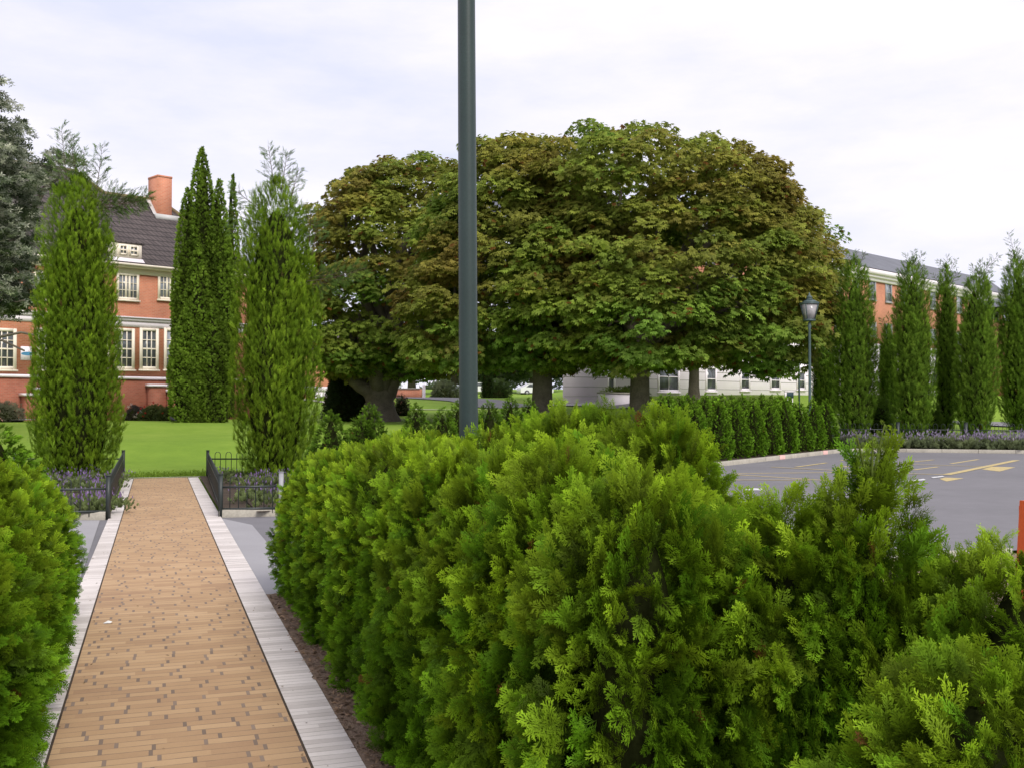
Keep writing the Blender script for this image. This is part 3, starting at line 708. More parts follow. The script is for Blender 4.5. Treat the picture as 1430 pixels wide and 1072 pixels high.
st = (rt(1242) - rt(1219.5)); tt0 = rt(1219.5); zA0, zA1 = rz(1219, 419), rz(1219, 392); zB0, zB1 = rz(1220, 470), rz(1220, 450)
i = -14
while tt0 + i*st < t1 - 1:
    c = tt0 + i*st
    if c > t0 + 1:
        window(rb, c-.6, c+.6, zA0, zA1, 2, 2, M['palepost'], M['glass_pale'], .10, None, True, .05)
        window(rb, c-.6, c+.6, zB0, zB1, 2, 2, M['palepost'], M['glass_pale'], .10, None, True, .05)
    i += 1
for p0, p1, y0_, y1_ in ((847, 858, 548, 508), (918, 948, 547, 505), (1033, 1046.5, 545, 515), (1075, 1089, 544, 518), (985, 1000, 546, 512), (1112, 1124, 544, 518), (1235, 1243, 545, 515), (1300, 1308, 547, 520)):
    pm_ = (p0+p1)/2
    window(rb, rt(p0), rt(p1), rz(pm_, y0_), rz(pm_, y1_), 2 if p1-p0 > 20 else 1, 2, M['white'], M['glass'], .14, None, True)
# --- bay with a dark hipped hood at the far right
pb = np.array([.482*76, 76.0]); pz = tz(*pb) - .1
po = thing('brick_porch_tower', 'brick stair bay with a dark hipped hood behind the rightmost cypress', 'building', (*pb, pz), AZ)
zev = W(1385, 428, 74)[2] - pz; zap = W(1416, 411, 76)[2] - pz
a = Acc(); a.box(-1.9, 1.9, -1.9, 1.9, -.3, zev-1.1); a.build('wall', M['rbrick'], po)
a = Acc()
for x in (-1.75, -.6, .6, 1.75):
    for y in (-1.75, 1.75): a.box(x-.13, x+.13, y-.13, y+.13, zev-1.098, zev-.25)
a.box(-1.95, 1.95, -1.95, 1.95, zev-.248, zev-.002); a.build('louvre_frame', M['iron'], po)
a = Acc()
sq = [(-2.5, -2.5), (2.5, -2.5), (2.5, 2.5), (-2.5, 2.5)]
for i in range(4): a.poly([(*sq[i], zev), (*sq[(i+1) % 4], zev), (0, 0, zap)])
a.poly([(*p, zev) for p in reversed(sq)]); a.build('roof', M['slate'], po)

# --- low walls and small things at the back
def wallbox(name, pxa, Da, pxb, Db, h, w, m, label, cat, hz=None):
    p, q = np.array(gp(pxa, Da)), np.array(gp(pxb, Db)); z = min(tz(*p), tz(*q)) - .3
    a = Acc(); a.beam((*p, z+(h+.3)/2), (*q, z+(h+.3)/2), w, h+.3); o = thing(name, label, cat, (0, 0, 0)); a.build('wall', m, o)
    c = Acc(); c.beam((*p, z+h+.34), (*q, z+h+.34), w+.1, .08); c.build('coping', M['concrete'], o); return o
wallbox('low_white_wall', 838, 55.5, 900, 60, .75, .3, M['white'], 'low white garden wall before the long building beside a chestnut trunk', 'wall')
wallbox('brick_wall', 549, 85, 588, 84, .7, .4, M['orange_brick'], 'short low orange brick wall on the far grass bank', 'wall')
p = gp(592, 82); a = Acc(); z = tz(*p); a.lathe([(.12, -.1), (.12, 1.0), (.09, 1.08), (.001, 1.1)], (*p, z), 10); tag(a.build('bollard', M['white']), 'white marker post on the far bank beside the brick wall', 'post')
p = gp(1116, 56); a = Acc(); z = tz(*p); a.tube([(*p, z-.1), (*p, z+3.3)], .05, 8); tag(a.build('sign_post', M['lampiron']), 'thin dark bare post left of the lantern lamp', 'post')
p = np.array(gp(1103, 58)); z = tz(*p); s_ = thing('low_sign', 'small low dark and white sign before the white ground floor', 'sign', (*p, z), AZ)
zz_ = W(1103, 551.5, 58)[2] - z
a = Acc(); a.box(-.35, .35, -.03, .03, zz_-.16, zz_+.16); a.build('sign_panel', M['signdark'], s_)
a = Acc(); a.box(-.55, .55, -.025, .025, zz_+.163, zz_+.24); a.box(-.55, -.36, -.024, .024, zz_-.16, zz_+.16); a.box(-.3, -.25, -.02, .02, -.1, zz_-.163); a.box(.25, .3, -.02, .02, -.1, zz_-.163); a.build('sign_frame', M['white'], s_)

# parked cars far off
def car(loc, rotz, paint, label):
    o = thing('parked_car', label, 'car', loc, rotz, 'cars parked far behind the lawn')
    prof = [(-2.1, .3), (2.1, .3), (2.15, .6), (1.95, .78), (1.0, .88), (.45, 1.36), (-1.0, 1.42), (-1.75, .98), (-2.1, .9)]
    a = Acc(); V = [(x, y*(.8 if z > 1.2 else .86 if z > .5 else .82), z) for y in (-1, 1) for x, z in prof]; n = len(prof)
    a.add(V, [(i, (i+1) % n, n+(i+1) % n, n+i) for i in range(n)]); a.add(V[:n], [tuple(reversed(range(n)))]); a.add(V[n:], [tuple(range(n))]); a.build('body', paint, o)
    for s in (-1, 1):
        a = Acc(); q = [(.75, .92), (.33, 1.3), (-.95, 1.34), (-1.4, .98)]; a.poly([(x, s*.868 if z < 1 else s*.822, z) for x, z in (q if s < 0 else q[::-1])]); a.build('side_window', M['glass'], o)
        for x in (-1.3, 1.35):
            a = Acc(); a.tube([(x, s*.70, .31), (x, s*.88, .31)], .31, 14); wh = a.build('wheel', M['rubber'], o)
            a = Acc(); a.tube([(x, s*.881, .31), (x, s*.89, .31)], .19, 10); a.build('rim', M['palepost'], wh)
    a = Acc(); a.poly([(.96, -.7, .93), (.96, .7, .93), (.50, .66, 1.33), (.50, -.66, 1.33)]); a.build('windscreen', M['glass'], o)
    return o
for px, D, rz_, pt, lb in ((747, 128, .3, 'carwhite', 'white car on the far grass between the two middle trunks'), (631, 118, 2.7, 'carsilver', 'silver grey car far off left of the steel pole'), (671, 130, .2, 'carwhite', 'white car just right of the steel pole far off')):
    p = gp(px, D); car((*p, tz(*p)), rz_, M[pt], lb)

# ---------------------------------------------------------------- POLES, LAMP, FENCES
p = np.array(gp(656, 8.35)); pole = thing('lamp_pole', 'tall dark grey green steel pole rising out of the hedge', 'pole', (*p, 0))
a = Acc(); a.lathe([(.001, 0), (.0765, 0), (.0765, .9), (.0745, 3), (.069, 6), (.06, 9), (.001, 9)], (0, 0, 0), 32); a.build('shaft', M['steel'], pole, smooth=False)
pole.children[0].data.polygons.foreach_set('use_smooth', np.ones(len(pole.children[0].data.polygons), bool))
a = Acc(); a.box(-.13, .13, -.13, .13, 0, .03); a.build('base_plate', M['steel'], pole); pole.rotation_euler = (0, math.radians(-.35), 0)

lp = np.array(gp(1131, 38.8)); lz = tz(*lp); k = 38.8/1450
ln = thing('street_lamp', 'old style lantern lamp on slim post before the chestnut crown', 'street lamp', (*lp, lz), .12)
zt = lambda y: W(1131, y, 38.8)[2] - lz
a = Acc(); a.lathe([(.14, -.1), (.14, .5), (.09, .6), (.075, .7), (.085, .75), (.06, .8), (.045, zt(460)), (.07, zt(455)), (.05, zt(453)), (.045, zt(450)), (.001, zt(449))], (0, 0, 0), 12); a.build('post', M['lampiron'], ln, smooth=False)
def frustum(a, r0, z0, r1, z1, top=True, bot=True):
    V = [(x*r, y*r, z) for r, z in ((r0, z0), (r1, z1)) for x, y in ((-1,-1),(1,-1),(1,1),(-1,1))]
    Fq = [(0,1,5,4),(1,2,6,5),(2,3,7,6),(3,0,4,7)]
    if top: Fq.append((4,5,6,7))
    if bot: Fq.append((3,2,1,0))
    a.add(V, Fq)
zb_, zq = zt(446), zt(425); rb_, rq = .145, .245
a = Acc(); frustum(a, .17, zb_-.07, .17, zb_-.002)
for x, y in ((-1,-1),(1,-1),(1,1),(-1,1)): a.beam((x*rb_, y*rb_, zb_), (x*rq, y*rq, zq), .03, .03)
frustum(a, rq+.03, zq+.001, rq+.03, zq+.05)
a.beam((0, -.0, zb_-.002), (0, 0, zb_+.2), .03, .03); a.build('lantern_frame', M['lampiron'], ln)
m, nt, b = newmat('lantern_glass'); b.inputs['Base Color'].default_value = (.55, .53, .55, 1); b.inputs['Roughness'].default_value = .15; b.inputs['Transmission Weight'].default_value = .35
nt.links.new(ramp(nt, noise(nt, objco(nt), 5, 3), [(.3, (.5, .47, .5)), (.7, (.7, .66, .68))]), b.inputs['Base Color']); M['lglass'] = m
a = Acc(); frustum(a, rb_-.012, zb_+.003, rq-.012, zq-.003); a.build('lantern_glass', M['lglass'], ln)
a = Acc(); frustum(a, rq+.03, zq+.052, .12, zt(419)); frustum(a, .085, zt(419)+.002, .085, zt(416.5)); a.lathe([(.09, zt(416.4)), (.12, zt(415)), (.06, zt(413)), (.03, zt(412)), (.045, zt(410.5)), (.015, zt(409.5)), (.001, zt(407.5))], (0, 0, 0), 10); a.build('lantern_roof', M['lampiron'], ln)

def fence_panel(parent, a_, b_, h=.60, z0=.05, name='panel', label=None, sp=.122):
    a_, b_ = np.asarray(a_, float), np.asarray(b_, float); L = np.linalg.norm(b_-a_); d = (b_-a_)/L; A = Acc()
    P = lambda s, z: np.array([*(a_ + d*s), z])
    A.beam(P(.02, z0+.07), P(L-.02, z0+.07), .014, .035); A.beam(P(.02, h*.74), P(L-.02, h*.74), .014, .030)
    n = int((L-.1)/sp); off = (L - (n-1)*sp)/2
    for i in range(0, n-1, 2):
        s0, s1 = off + i*sp, off + (i+1)*sp; c, r = (s0+s1)/2, sp/2; top = h - r
        pts = [P(s0, z0), P(s0, top)] + [P(c - r*math.cos(t_), top + r*math.sin(t_)) for t_ in np.linspace(0, math.pi, 8)[1:-1]] + [P(s1, top), P(s1, z0)]
        A.tube(pts, .0075, 6)
    o = A.build(name, M['iron'], parent)
    return o
def fence_post(parent, p, h=.64, w=.055, m='iron', label=None):
    a = Acc(); a.box(p[0]-w/2, p[0]+w/2, p[1]-w/2, p[1]+w/2, -.02, h-.012); frustum_ = [(p[0]+x*w*.62, p[1]+y*w*.62) for x, y in ((-1,-1),(1,-1),(1,1),(-1,1))]
    a.prism(frustum_, h-.01, h); o = a.build('post', M[m], parent)
    if label: o['label'] = label
fr = thing('bow_top_fence', 'low dark bow topped fence round the lavender bed right of the path', 'fence')
for p in (FA, FB, FD): fence_post(fr, p)
fence_post(fr, FC + np.array([.0, -.02]), .66, .06, 'palepost', 'square end post, the light it catches painted in as pale grey')  # same fence post, its pale tone paints in the light it catches
fence_panel(fr, FA, FC); fence_panel(fr, FA, FB); fence_panel(fr, FB, FD)
fl = thing('bow_top_fence', 'low dark bow topped fence round the lavender bed left of the path', 'fence')
for p in (LA, LB, LC2, LD2): fence_post(fl, p)
fence_panel(fl, LC2, LA); fence_panel(fl, LA, LB); fence_panel(fl, LD2, LB)
ff = thing('bow_top_fence', 'long low black fence behind the lavender under the right hand cypresses', 'fence')
f0 = np.array(gp(1162, 41.5)); f1 = f0 + kd*32
nseg = 13
for i in range(nseg+1):
    p = f0 + (f1-f0)*i/nseg; fence_post(ff, p, .98, .11)
    if i < nseg: fence_panel(ff, p, f0 + (f1-f0)*(i+1)/nseg, .92, .12, sp=.14)

# orange plastic road barrier at the right edge
bo = thing('road_barrier', 'orange plastic barrier standing behind the hedge at the right edge', 'barrier', (*UV(0, 0), 0))
bp = np.array(gp(1416, 7.0)); bo.location = (bp[0] + .55, 7.0, 0); bo.rotation_euler = (0, 0, .1)
zt7 = W(1425, 698, 7.0)[2]
a = Acc(); pr = [(-.22, 0), (.22, 0), (.20, .14), (.09, .3), (.06, zt7), (-.06, zt7), (-.09, .3), (-.20, .14)]
V = [(x*(1 - .07*z), y, z) for x in (-.55, .55) for y, z in pr]; n = len(pr)
a.add(V, [(i, (i+1) % n, n+(i+1) % n, n+i) for i in range(n)]); a.add(V[:n], [tuple(range(n))[::-1]]); a.add(V[n:], [tuple(range(n))]); a.build('body', M['plastic'], bo)
a = Acc(); a.box(-.50, .50, -.088, .088, zt7-.28, zt7-.04); a.build('band', M['plastic_red'], bo)
a = Acc(); a.box(-.42, -.14, -.11, .11, .40, .55); a.box(.14, .42, -.11, .11, .40, .55); a.build('grip', M['plastic_red'], bo)

# white scrap on the path, blackbird on the lawn
p = G(150, 873); a = Acc(); a.add([(-.03, -.01, .002), (.03, -.018, .006), (.034, .008, .012), (.0, .014, .02), (-.028, .012, .004)], [(0,1,3),(1,2,3),(0,3,4)])
tag(a.build('paper_scrap', M['paper'], loc=(*p, .018)), 'small white scrap lying on the brick path', 'litter')
p = gp(241, 45); z = tz(*p); bd = thing('blackbird', 'small black bird standing on the lawn', 'bird', (*p, z), 2.4)
a = Acc(); bodyp = [(-.14, .0, .12), (-.10, 0, .13), (-.04, 0, .14), (.03, 0, .155), (.08, 0, .18), (.10, 0, .205), (.125, 0, .215), (.15, 0, .212)]
a.tube(bodyp, [.012, .04, .06, .06, .042, .036, .032, .008], 10); a.build('body', M['black'], bd, smooth=True)
a = Acc(); a.add([(-.12, -.02, .13), (-.12, .02, .13), (-.27, .03, .10), (-.27, -.03, .10)], [(0,1,2,3)]); a.build('tail', M['black'], bd)
a = Acc(); a.tube([(.148, 0, .212), (.185, 0, .207)], [.008, .001], 6); a.build('beak', M['yellow'], bd)
for s in (-1, 1):
    a = Acc(); a.tube([(.0, s*.02, .10), (-.01, s*.022, .04), (.005, s*.022, -.01), (.03, s*.022, -.01)], .005, 5); a.build('leg', M['twig'], bd)
bd.scale = (1.3,)*3

# ---------------------------------------------------------------- THUJA HEDGES (near)
HV = [thuja('hedge_thuja', 1.45, .38, HEDGE if i < 3 else LEAD, 480, 17, 'high', .085, 11+i, shag=.9, blen=.14, cr=.42 if i < 3 else .28) for i in range(4)]
MVv = [thuja('hedge_thuja', 1.4, .38, HEDGE, 440, 13, 'mid', .075, 21+i, shag=.7, blen=.12) for i in range(3)]
_used = set()
def place(proto, x, y, z, rz_, rad, top, label, group):
    tz_, tr_ = TOPR[proto.data.name]; sx, sz = rad/tr_, top/tz_
    if proto.name in _used: o = proto.copy(); COL.objects.link(o)
    else: o = proto; _used.add(proto.name)
    o.location = (x, y, z); o.rotation_euler = (random.uniform(-.03, .03), random.uniform(-.03, .03), rz_); o.scale = (sx, sx, sz)
    tag(o, label, 'shrub', group); return o
ORD = ['first','second','third','fourth','fifth','sixth','seventh','eighth','ninth','tenth','eleventh','twelfth','thirteenth','fourteenth','fifteenth','sixteenth']
rowA = [(9.15,1.22,.34),(8.55,1.29,.355),(7.95,1.34,.36),(7.3,1.39,.365),(6.65,1.42,.37),(6.0,1.46,.37),(5.35,1.46,.375),(4.7,1.48,.38),(4.05,1.49,.385),(3.4,1.53,.39),(2.80,1.49,.39)]
for i, (u, h, sx) in enumerate(rowA):
    p = UV(u, 1.345 + random.uniform(-.03, .03) + (.03 if u < 2 else 0))
    if u > 5.8: pr = MVv[i % 3]
    else: pr = HV[i % 3]
    lb = f'bright green thuja, {ORD[i]} from the far end of the hedge row right of the path'
    place(pr, *p, 0, random.uniform(0, 6.28), sx, h, lb, 'thujas of the hedge right of the path')
for px, D, h, rr, k_, lb in ((1215, 3.0, 1.545, .36, 3, 'pointed thuja with a tall leading shoot, standing up against the car park'),
                            (1100, 3.1, 1.40, .40, 0, 'broad rounded thuja just left of the pointed one with the leading shoot'),
                            (1408, 2.75, 1.31, .36, 1, 'thuja at the right edge in front of the orange barrier'),
                            (1335, 2.2, 1.15, .37, 2, 'low near thuja in the bottom right corner'),
                            (1030, 3.85, 1.30, .38, 2, 'low thuja between the tall back row and the broad rounded one')):
    place(HV[k_], *gp(px, D), 0, random.uniform(0, 6.28), rr, h, lb, 'thujas of the hedge right of the path')
rowB = [(9.0,1.42),(8.35,1.45),(7.7,1.46),(7.05,1.44),(6.4,1.52),(5.75,1.58),(5.1,1.67),(4.5,1.66),(3.95,1.64)]
for i, (u, h) in enumerate(rowB):
    p = UV(u, 2.02 + random.uniform(-.05, .05)); pr = MVv[(i+1) % 3] if u > 6 else HV[(i+1) % 3]
    place(pr, *p, 0, random.uniform(0, 6.28), .38, h, f'thuja in the back row of the right hand hedge, {ORD[i]} from its far end', 'thujas of the hedge right of the path')
rowC = [(8.45,1.16,.36),(7.85,1.24,.375),(7.2,1.3,.39),(6.55,1.32,.39),(5.9,1.33,.40),(5.3,1.33,.41),(4.8,1.33,.44),(4.2,1.33,.44)]
for i, (u, h, sx) in enumerate(rowC):
    p = UV(u, -.90 + random.uniform(-.03, .03)); pr = MVv[i % 3] if u > 5.5 else HV[i % 3]
    place(pr, *p, 0, random.uniform(0, 6.28), sx, h, f'clipped thuja, {ORD[i]} from the far end of the hedge left of the path', 'thujas of the hedge left of the path')
for i, (u, h) in enumerate([(8.3, 1.2), (7.6, 1.28), (6.9, 1.3)]):
    p = UV(u, -1.72); place(MVv[i], *p, 0, random.uniform(0, 6.28), .42, h, f'thuja behind the left hedge at the left edge, {ORD[i]} from its far end', 'thujas of the hedge left of the path')
# leading shoots standing above the hedge tops
def shoots(base, specs, label):
    acc = Acc(); T = spray_high(99); g = np.random.default_rng(31)
    for dx, dy, dz, L, sp in specs:
        b_ = np.array(base) + np.array([dx, dy, 0]); tip = b_ + np.array([sp, sp*.3, L])
        ts = np.linspace(0, 1, 7); pts = b_[None]*(1-ts)[:, None] + tip[None]*ts[:, None]; acc.tube(pts, np.linspace(.005, .002, 7), 5, 0, (.16, .22, .04))
        n = 9; q = np.linspace(.1, .98, n); P = b_[None]*(1-q)[:, None] + tip[None]*q[:, None]
        sg = np.where(np.arange(n) % 2, 1.0, -1.0)
        Y = np.stack([sg*.65 + g.normal(0, .1, n), g.normal(0, .25, n), np.full(n, .8)], 1)
        scatter(acc, T, P, Y, np.array([[0, -1.0, 0]]) + g.normal(0, .3, (n, 3)), .035*(1.1 - .6*q), np.tile([[.17, .25, .03]], (n, 1)))
    return acc
for o in bpy.data.objects:
    if o.get('label', '').startswith('pointed thuja with a tall leading'): lead = o
pL = lead.location
acc = shoots((pL[0], pL[1], 1.44), [(-.01, 0, 0, .13, -.035), (.01, .01, 0, .155, .04), (.0, -.01, 0, .12, .005)], '')
sh_o = acc.build('leading_shoot', [M['thuja'], M['twig']])
sh_o.parent = lead; bpy.context.view_layer.update(); sh_o.matrix_parent_inverse = lead.matrix_world.inverted()

# ---------------------------------------------------------------- rows of small conifers along the kerb
LV = [thuja('clipped_conifer', 1.7, .46, CONE, 440, 9, 'low', .088, 40+i, tone=(.18, .37, .024), top=(.23, .42, .03), shag=.3, blen=.10) for i in range(4)]
LM = [thuja('clipped_conifer', 1.7, .46, CONE, 420, 11, 'mid', .075, 60+i, tone=(.095, .20, .014), top=(.135, .25, .02), shag=.4, blen=.10) for i in range(2)]
front = [(460, 572), (503, 577), (518, 562), (617, 567), (642, 559), (685, 558)] + [(x, y) for x, y in ((942, 561), (970, 563), (1001, 556), (1027.5, 557), (1049, 556), (1073, 560), (1096, 555), (1117, 560), (1133, 556), (1152, 556))]
back = [(580, 562), (712, 552), (740, 555), (920, 551), (934, 548), (947, 551), (959, 549), (972, 552), (985, 549), (998, 552), (1010, 549), (1023, 551), (1037, 549), (1051, 552), (1063, 549), (1076, 551), (1090, 549), (1101, 552)]
for nm, lst, s in (('front', front, .85), ('back', back, 2.35)):
    for i, (px, py) in enumerate(lst):
        p = rowpt(px, s); h = W(px, py, p[1])[2] - .08
        wv = .46 if px > 900 else .47
        land = 'from lamp end' if px > 900 else 'from fenced bed'
        if px > 900: k_ = sum(1 for q in lst if q[0] > px)
        else: k_ = sum(1 for q in lst if q[0] < px)
        kk = ORD[k_]
        place(LV[i % 4] if px > 900 else LM[i % 2], *p, .08, random.uniform(0, 6.28), wv, h, f'small clipped conifer, {kk} {land}, {nm} row along car park kerb', 'small conifers along the car park kerb')
p = W(12, 640, 11.5); place(LV[1], p[0] - .3, 17.0 if False else 11.8, 0, 1.0, .62, 1.48, 'dark rounded conifer beyond the left hedge at the left edge', 'shrubs beyond the left hedge')

# ---------------------------------------------------------------- CYPRESSES
CYP = [(0, .60), (.05, .74), (.14, .95), (.22, 1.0), (.45, .98), (.65, .90), (.8, .80), (.90, .62), (.96, .42), (1, .15)]
CYP2 = [(0, .50), (.05, .62), (.15, .84), (.35, 1.0), (.5, 1.0), (.65, .92), (.78, .80), (.88, .64), (.95, .44), (1, .14)]
CYPR = [(0, .38), (.06, .55), (.18, .85), (.35, 1.0), (.5, .95), (.65, .74), (.8, .58), (.92, .36), (1, .08)]
def wisp(acc, base, dirv, L, nt_, g, cl, mat=0, matw=1, fl=.20, up=.35):
    base = np.array(base, float); d = nrm(np.array(dirv, float)); bendv = np.array([0, 0, 1.0]) * up * L
    ts = np.linspace(0, 1, 9); pts = base + d*L*ts[:, None] + bendv*(ts**2)[:, None]
    acc.tube(pts, np.linspace(.012, .003, 9), 5, matw)
    side = nrm(np.cross(d, (0.13, -1, .1))); T = plume(5)
    for i in range(nt_):
        q = .12 + .86*i/nt_; b = np.array([np.interp(q, ts, pts[:, k]) for k in range(3)])
        dd = nrm(d*.8 + side*(1 if i % 2 else -1)*.8 + g.normal(0, .25, 3)); l = L*.30*(1.15 - q)*g.uniform(.7, 1.3)
        acc.tube([b, b + dd*l], [.005, .002], 4, matw)
        n = max(3, int(l/.06)); r = np.linspace(.15, 1, n); P = b + dd*l*r[:, None]
        Y = dd + g.normal(0, .35, (n, 3)); Z = g.normal(0, 1, (n, 3))
        scatter(acc, T, P, Y, Z, fl*g.uniform(.6, 1.1, n), np.tile([cl], (n, 1))*g.uniform(.7, 1.2, (n, 1)), mat)
def cypress(h, R, prof, n, seed, size=.34, lean=0.0, streak=7, cl=(.15, .29, .018), cl2=(.28, .43, .03)):
    g = np.random.default_rng(seed); acc = Acc(); TS = [plume(seed*3+i) for i in range(3)]; ph = g.uniform(0, 6.28, 5)
    subs = [(0, 0, 1.0, .74)]
    for k in range(7):
        an = k*2*math.pi/7 + g.uniform(-.35, .35); subs.append((math.cos(an)*.60, math.sin(an)*.60, g.uniform(.64, .98), g.uniform(.38, .48)))
    tl, thl, rl, cxl, cyl, hl, kl = [], [], [], [], [], [], []
    for k, (sx_, sy_, hs, rs) in enumerate(subs):
        m_ = int(n*(.30 if k == 0 else .1)); t = g.random(m_*3)
        if k == 0: t = .25 + .75*t
        t = t[g.random(len(t)) < .15 + .85*interp_prof(prof, t)][:m_]; m_ = len(t)
        tl.append(t); thl.append(g.uniform(0, 6.28, m_)); rl.append(np.full(m_, rs)); hl.append(np.full(m_, hs)); kl.append(np.full(m_, k))
        fl_ = interp_prof(prof, t*hs); cxl.append(sx_*fl_); cyl.append(sy_*fl_)
    t, th, rs, cx_, cy_, hs, kk_ = (np.concatenate(q) for q in (tl, thl, rl, cxl, cyl, hl, kl)); n = len(t)
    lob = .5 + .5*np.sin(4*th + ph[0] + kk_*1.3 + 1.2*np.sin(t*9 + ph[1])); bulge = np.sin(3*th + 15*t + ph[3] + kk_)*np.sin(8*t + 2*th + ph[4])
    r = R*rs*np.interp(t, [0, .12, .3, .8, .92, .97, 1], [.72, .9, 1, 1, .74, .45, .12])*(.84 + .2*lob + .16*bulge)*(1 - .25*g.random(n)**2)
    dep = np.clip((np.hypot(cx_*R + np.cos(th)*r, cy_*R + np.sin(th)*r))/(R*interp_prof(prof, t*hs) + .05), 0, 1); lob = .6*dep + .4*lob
    P = np.stack([np.cos(th)*r + cx_*R + lean*(t*hs)**2, np.sin(th)*r + cy_*R, t*hs*h], 1); out = nrm(np.stack([np.cos(th)*.7 + cx_, np.sin(th)*.7 + cy_, np.zeros(n)], 1)); lob2 = .5 + .5*np.sin(kk_*2.1 + 6*t)
    Y = np.array([[0, 0, 1.0]]) + out*g.uniform(.12, .75, (n, 1)) + g.normal(0, .26, (n, 3)); Z = out + g.normal(0, .5, (n, 3))
    S = size*g.uniform(.6, 1.35, n)*(1 + .5*(g.random(n) < .06))
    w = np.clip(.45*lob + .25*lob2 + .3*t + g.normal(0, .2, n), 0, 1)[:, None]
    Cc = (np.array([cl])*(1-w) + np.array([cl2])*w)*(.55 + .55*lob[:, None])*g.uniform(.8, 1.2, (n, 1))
    br = g.random(n) < .003; Cc[br] = np.array([.12, .075, .025])
    pk = g.integers(0, 3, n)
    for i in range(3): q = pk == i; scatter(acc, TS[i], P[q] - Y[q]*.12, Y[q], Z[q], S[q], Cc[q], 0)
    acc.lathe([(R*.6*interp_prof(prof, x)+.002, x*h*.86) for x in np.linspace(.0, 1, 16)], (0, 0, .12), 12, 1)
    return acc, g
def cyp_tree(px, base_py, D, top_py, R, prof, n, seed, label, wisps, group=None, size=.175, lean=0, cl=(.15, .29, .018), cl2=(.28, .43, .03)):
    x = gp(px, D)[0]; z = max(tz(x, D), .05); h = W(px, top_py, D)[2] - z
    o = thing('cypress_tree', label, 'tree', (x, D, z), 0, group)
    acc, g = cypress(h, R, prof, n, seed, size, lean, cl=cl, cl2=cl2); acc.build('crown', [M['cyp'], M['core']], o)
    a = Acc(); a.tube([(0, 0, -.15), (0, 0, .6), (lean*.3, 0, h*.5)], [R*.13, R*.10, R*.04], 9); a.build('trunk', M['bark'], o)
    a = Acc()
    for (fz_, ox, d, L, k_, upv) in wisps: wisp(a, (ox + lean*fz_*fz_, 0, h*fz_), d, L, k_, g, (.17, .28, .08) if L < .8 or d[2] > .5 else (.13, .23, .05), up=upv)
    if wisps: a.build('leader_shoot', [M['cyp'], M['twig']], o)
    return o
cyp_tree(108, 668, 22.3, 240, 1.02, CYP, 21000, 71, 'tall feathery cypress with a side branch reaching right, left of the path',
         [(.93, -.25, (-.1, 0, 1), 1.45, 26, .0), (.93, -.02, (-.14, 0, 1), 1.25, 22, .0), (.90, .35, (.12, 0, 1), 1.2, 18, .05), (.95, .1, (.0, 0, 1), .8, 12, .1), (.90, .25, (1, 0, .10), 1.3, 34, .02), (.89, .35, (1, -.1, .0), 1.15, 30, .08), (.88, .3, (1, .1, .05), 1.05, 28, .02)], 'cypresses beside the path')
cyp_tree(385, 672, 22.0, 245, 1.0, CYP2, 21000, 72, 'tall feathery cypress right of the path with bare wispy top',
         [(.96, -.05, (-.15, 0, 1), .9, 16, .0), (.95, .1, (.15, 0, 1), .85, 16, .0), (.92, .3, (.25, 0, 1), .7, 12, .0), (.88, -.3, (-.7, 0, .55), .85, 12, .0), (.84, -.35, (-1, 0, .3), .75, 10, .1), (.80, -.35, (-1, 0, .1), .7, 10, .1), (.66, .6, (1, 0, .12), 1.35, 24, .05), (.65, .55, (1, -.1, .05), 1.2, 20, .12), (.64, .6, (1, .1, .1), 1.1, 16, .05), (.72, .75, (.15, 0, 1), .9, 14, .0), (.78, .7, (.05, 0, 1), .7, 12, .0)], 'cypresses beside the path')
crow = [(1152, 575, 48, 455, .55, 'narrow shaded cypress left end of the right hand row behind the lamp', 0),
        (1194, 606, 43, 362, .92, 'broad cypress standing left in the right hand row beside the lamp', .0),
        (1240, 600, 47, 455, .42, 'short slim cypress tucked behind the second tall one on the right', 0),
        (1275, 611, 42, 362, .88, 'tall cypress in the middle of the right hand row with ragged top', .0),
        (1322, 605, 44, 370, .52, 'slender upright cypress touching a broader one in the right hand row', 0),
        (1361, 612, 42, 378, .80, 'broad cypress with a shoot leaning right, second from the right edge', .25),
        (1424, 600, 44, 358, .90, 'rightmost cypress cut by the edge of the view', -.1)]
for i, (px, by, D, ty, R, lb, ln_) in enumerate(crow):
    ws = [(.93, 0, (.1, 0, 1), .9, 12, 0), (.95, -.1, (-.3, 0, 1), .6, 9, 0), (.94, .1, (.5, 0, 1), .8, 10, .0), (.88, .2, (.5, 0, .9), .7, 9, 0), (.86, -.2, (-.5, 0, .9), .7, 9, 0)]
    if i == 5: ws += [(.97, .0, (.75, 0, .8), 1.2, 14, 0)]
    if i == 6: ws += [(.97, .0, (-.25, 0, 1), 1.3, 14, 0)]
    if i in (0, 2): ws = ws[:2]
    cyp_tree(px, by, D, ty, R*1.08, CYPR if i != 0 else CYP2, 10500 if R > .6 else 6000, 80+i, lb, ws, 'cypresses behind the car park', .27, ln_, (.135, .27, .026), (.24, .39, .042))

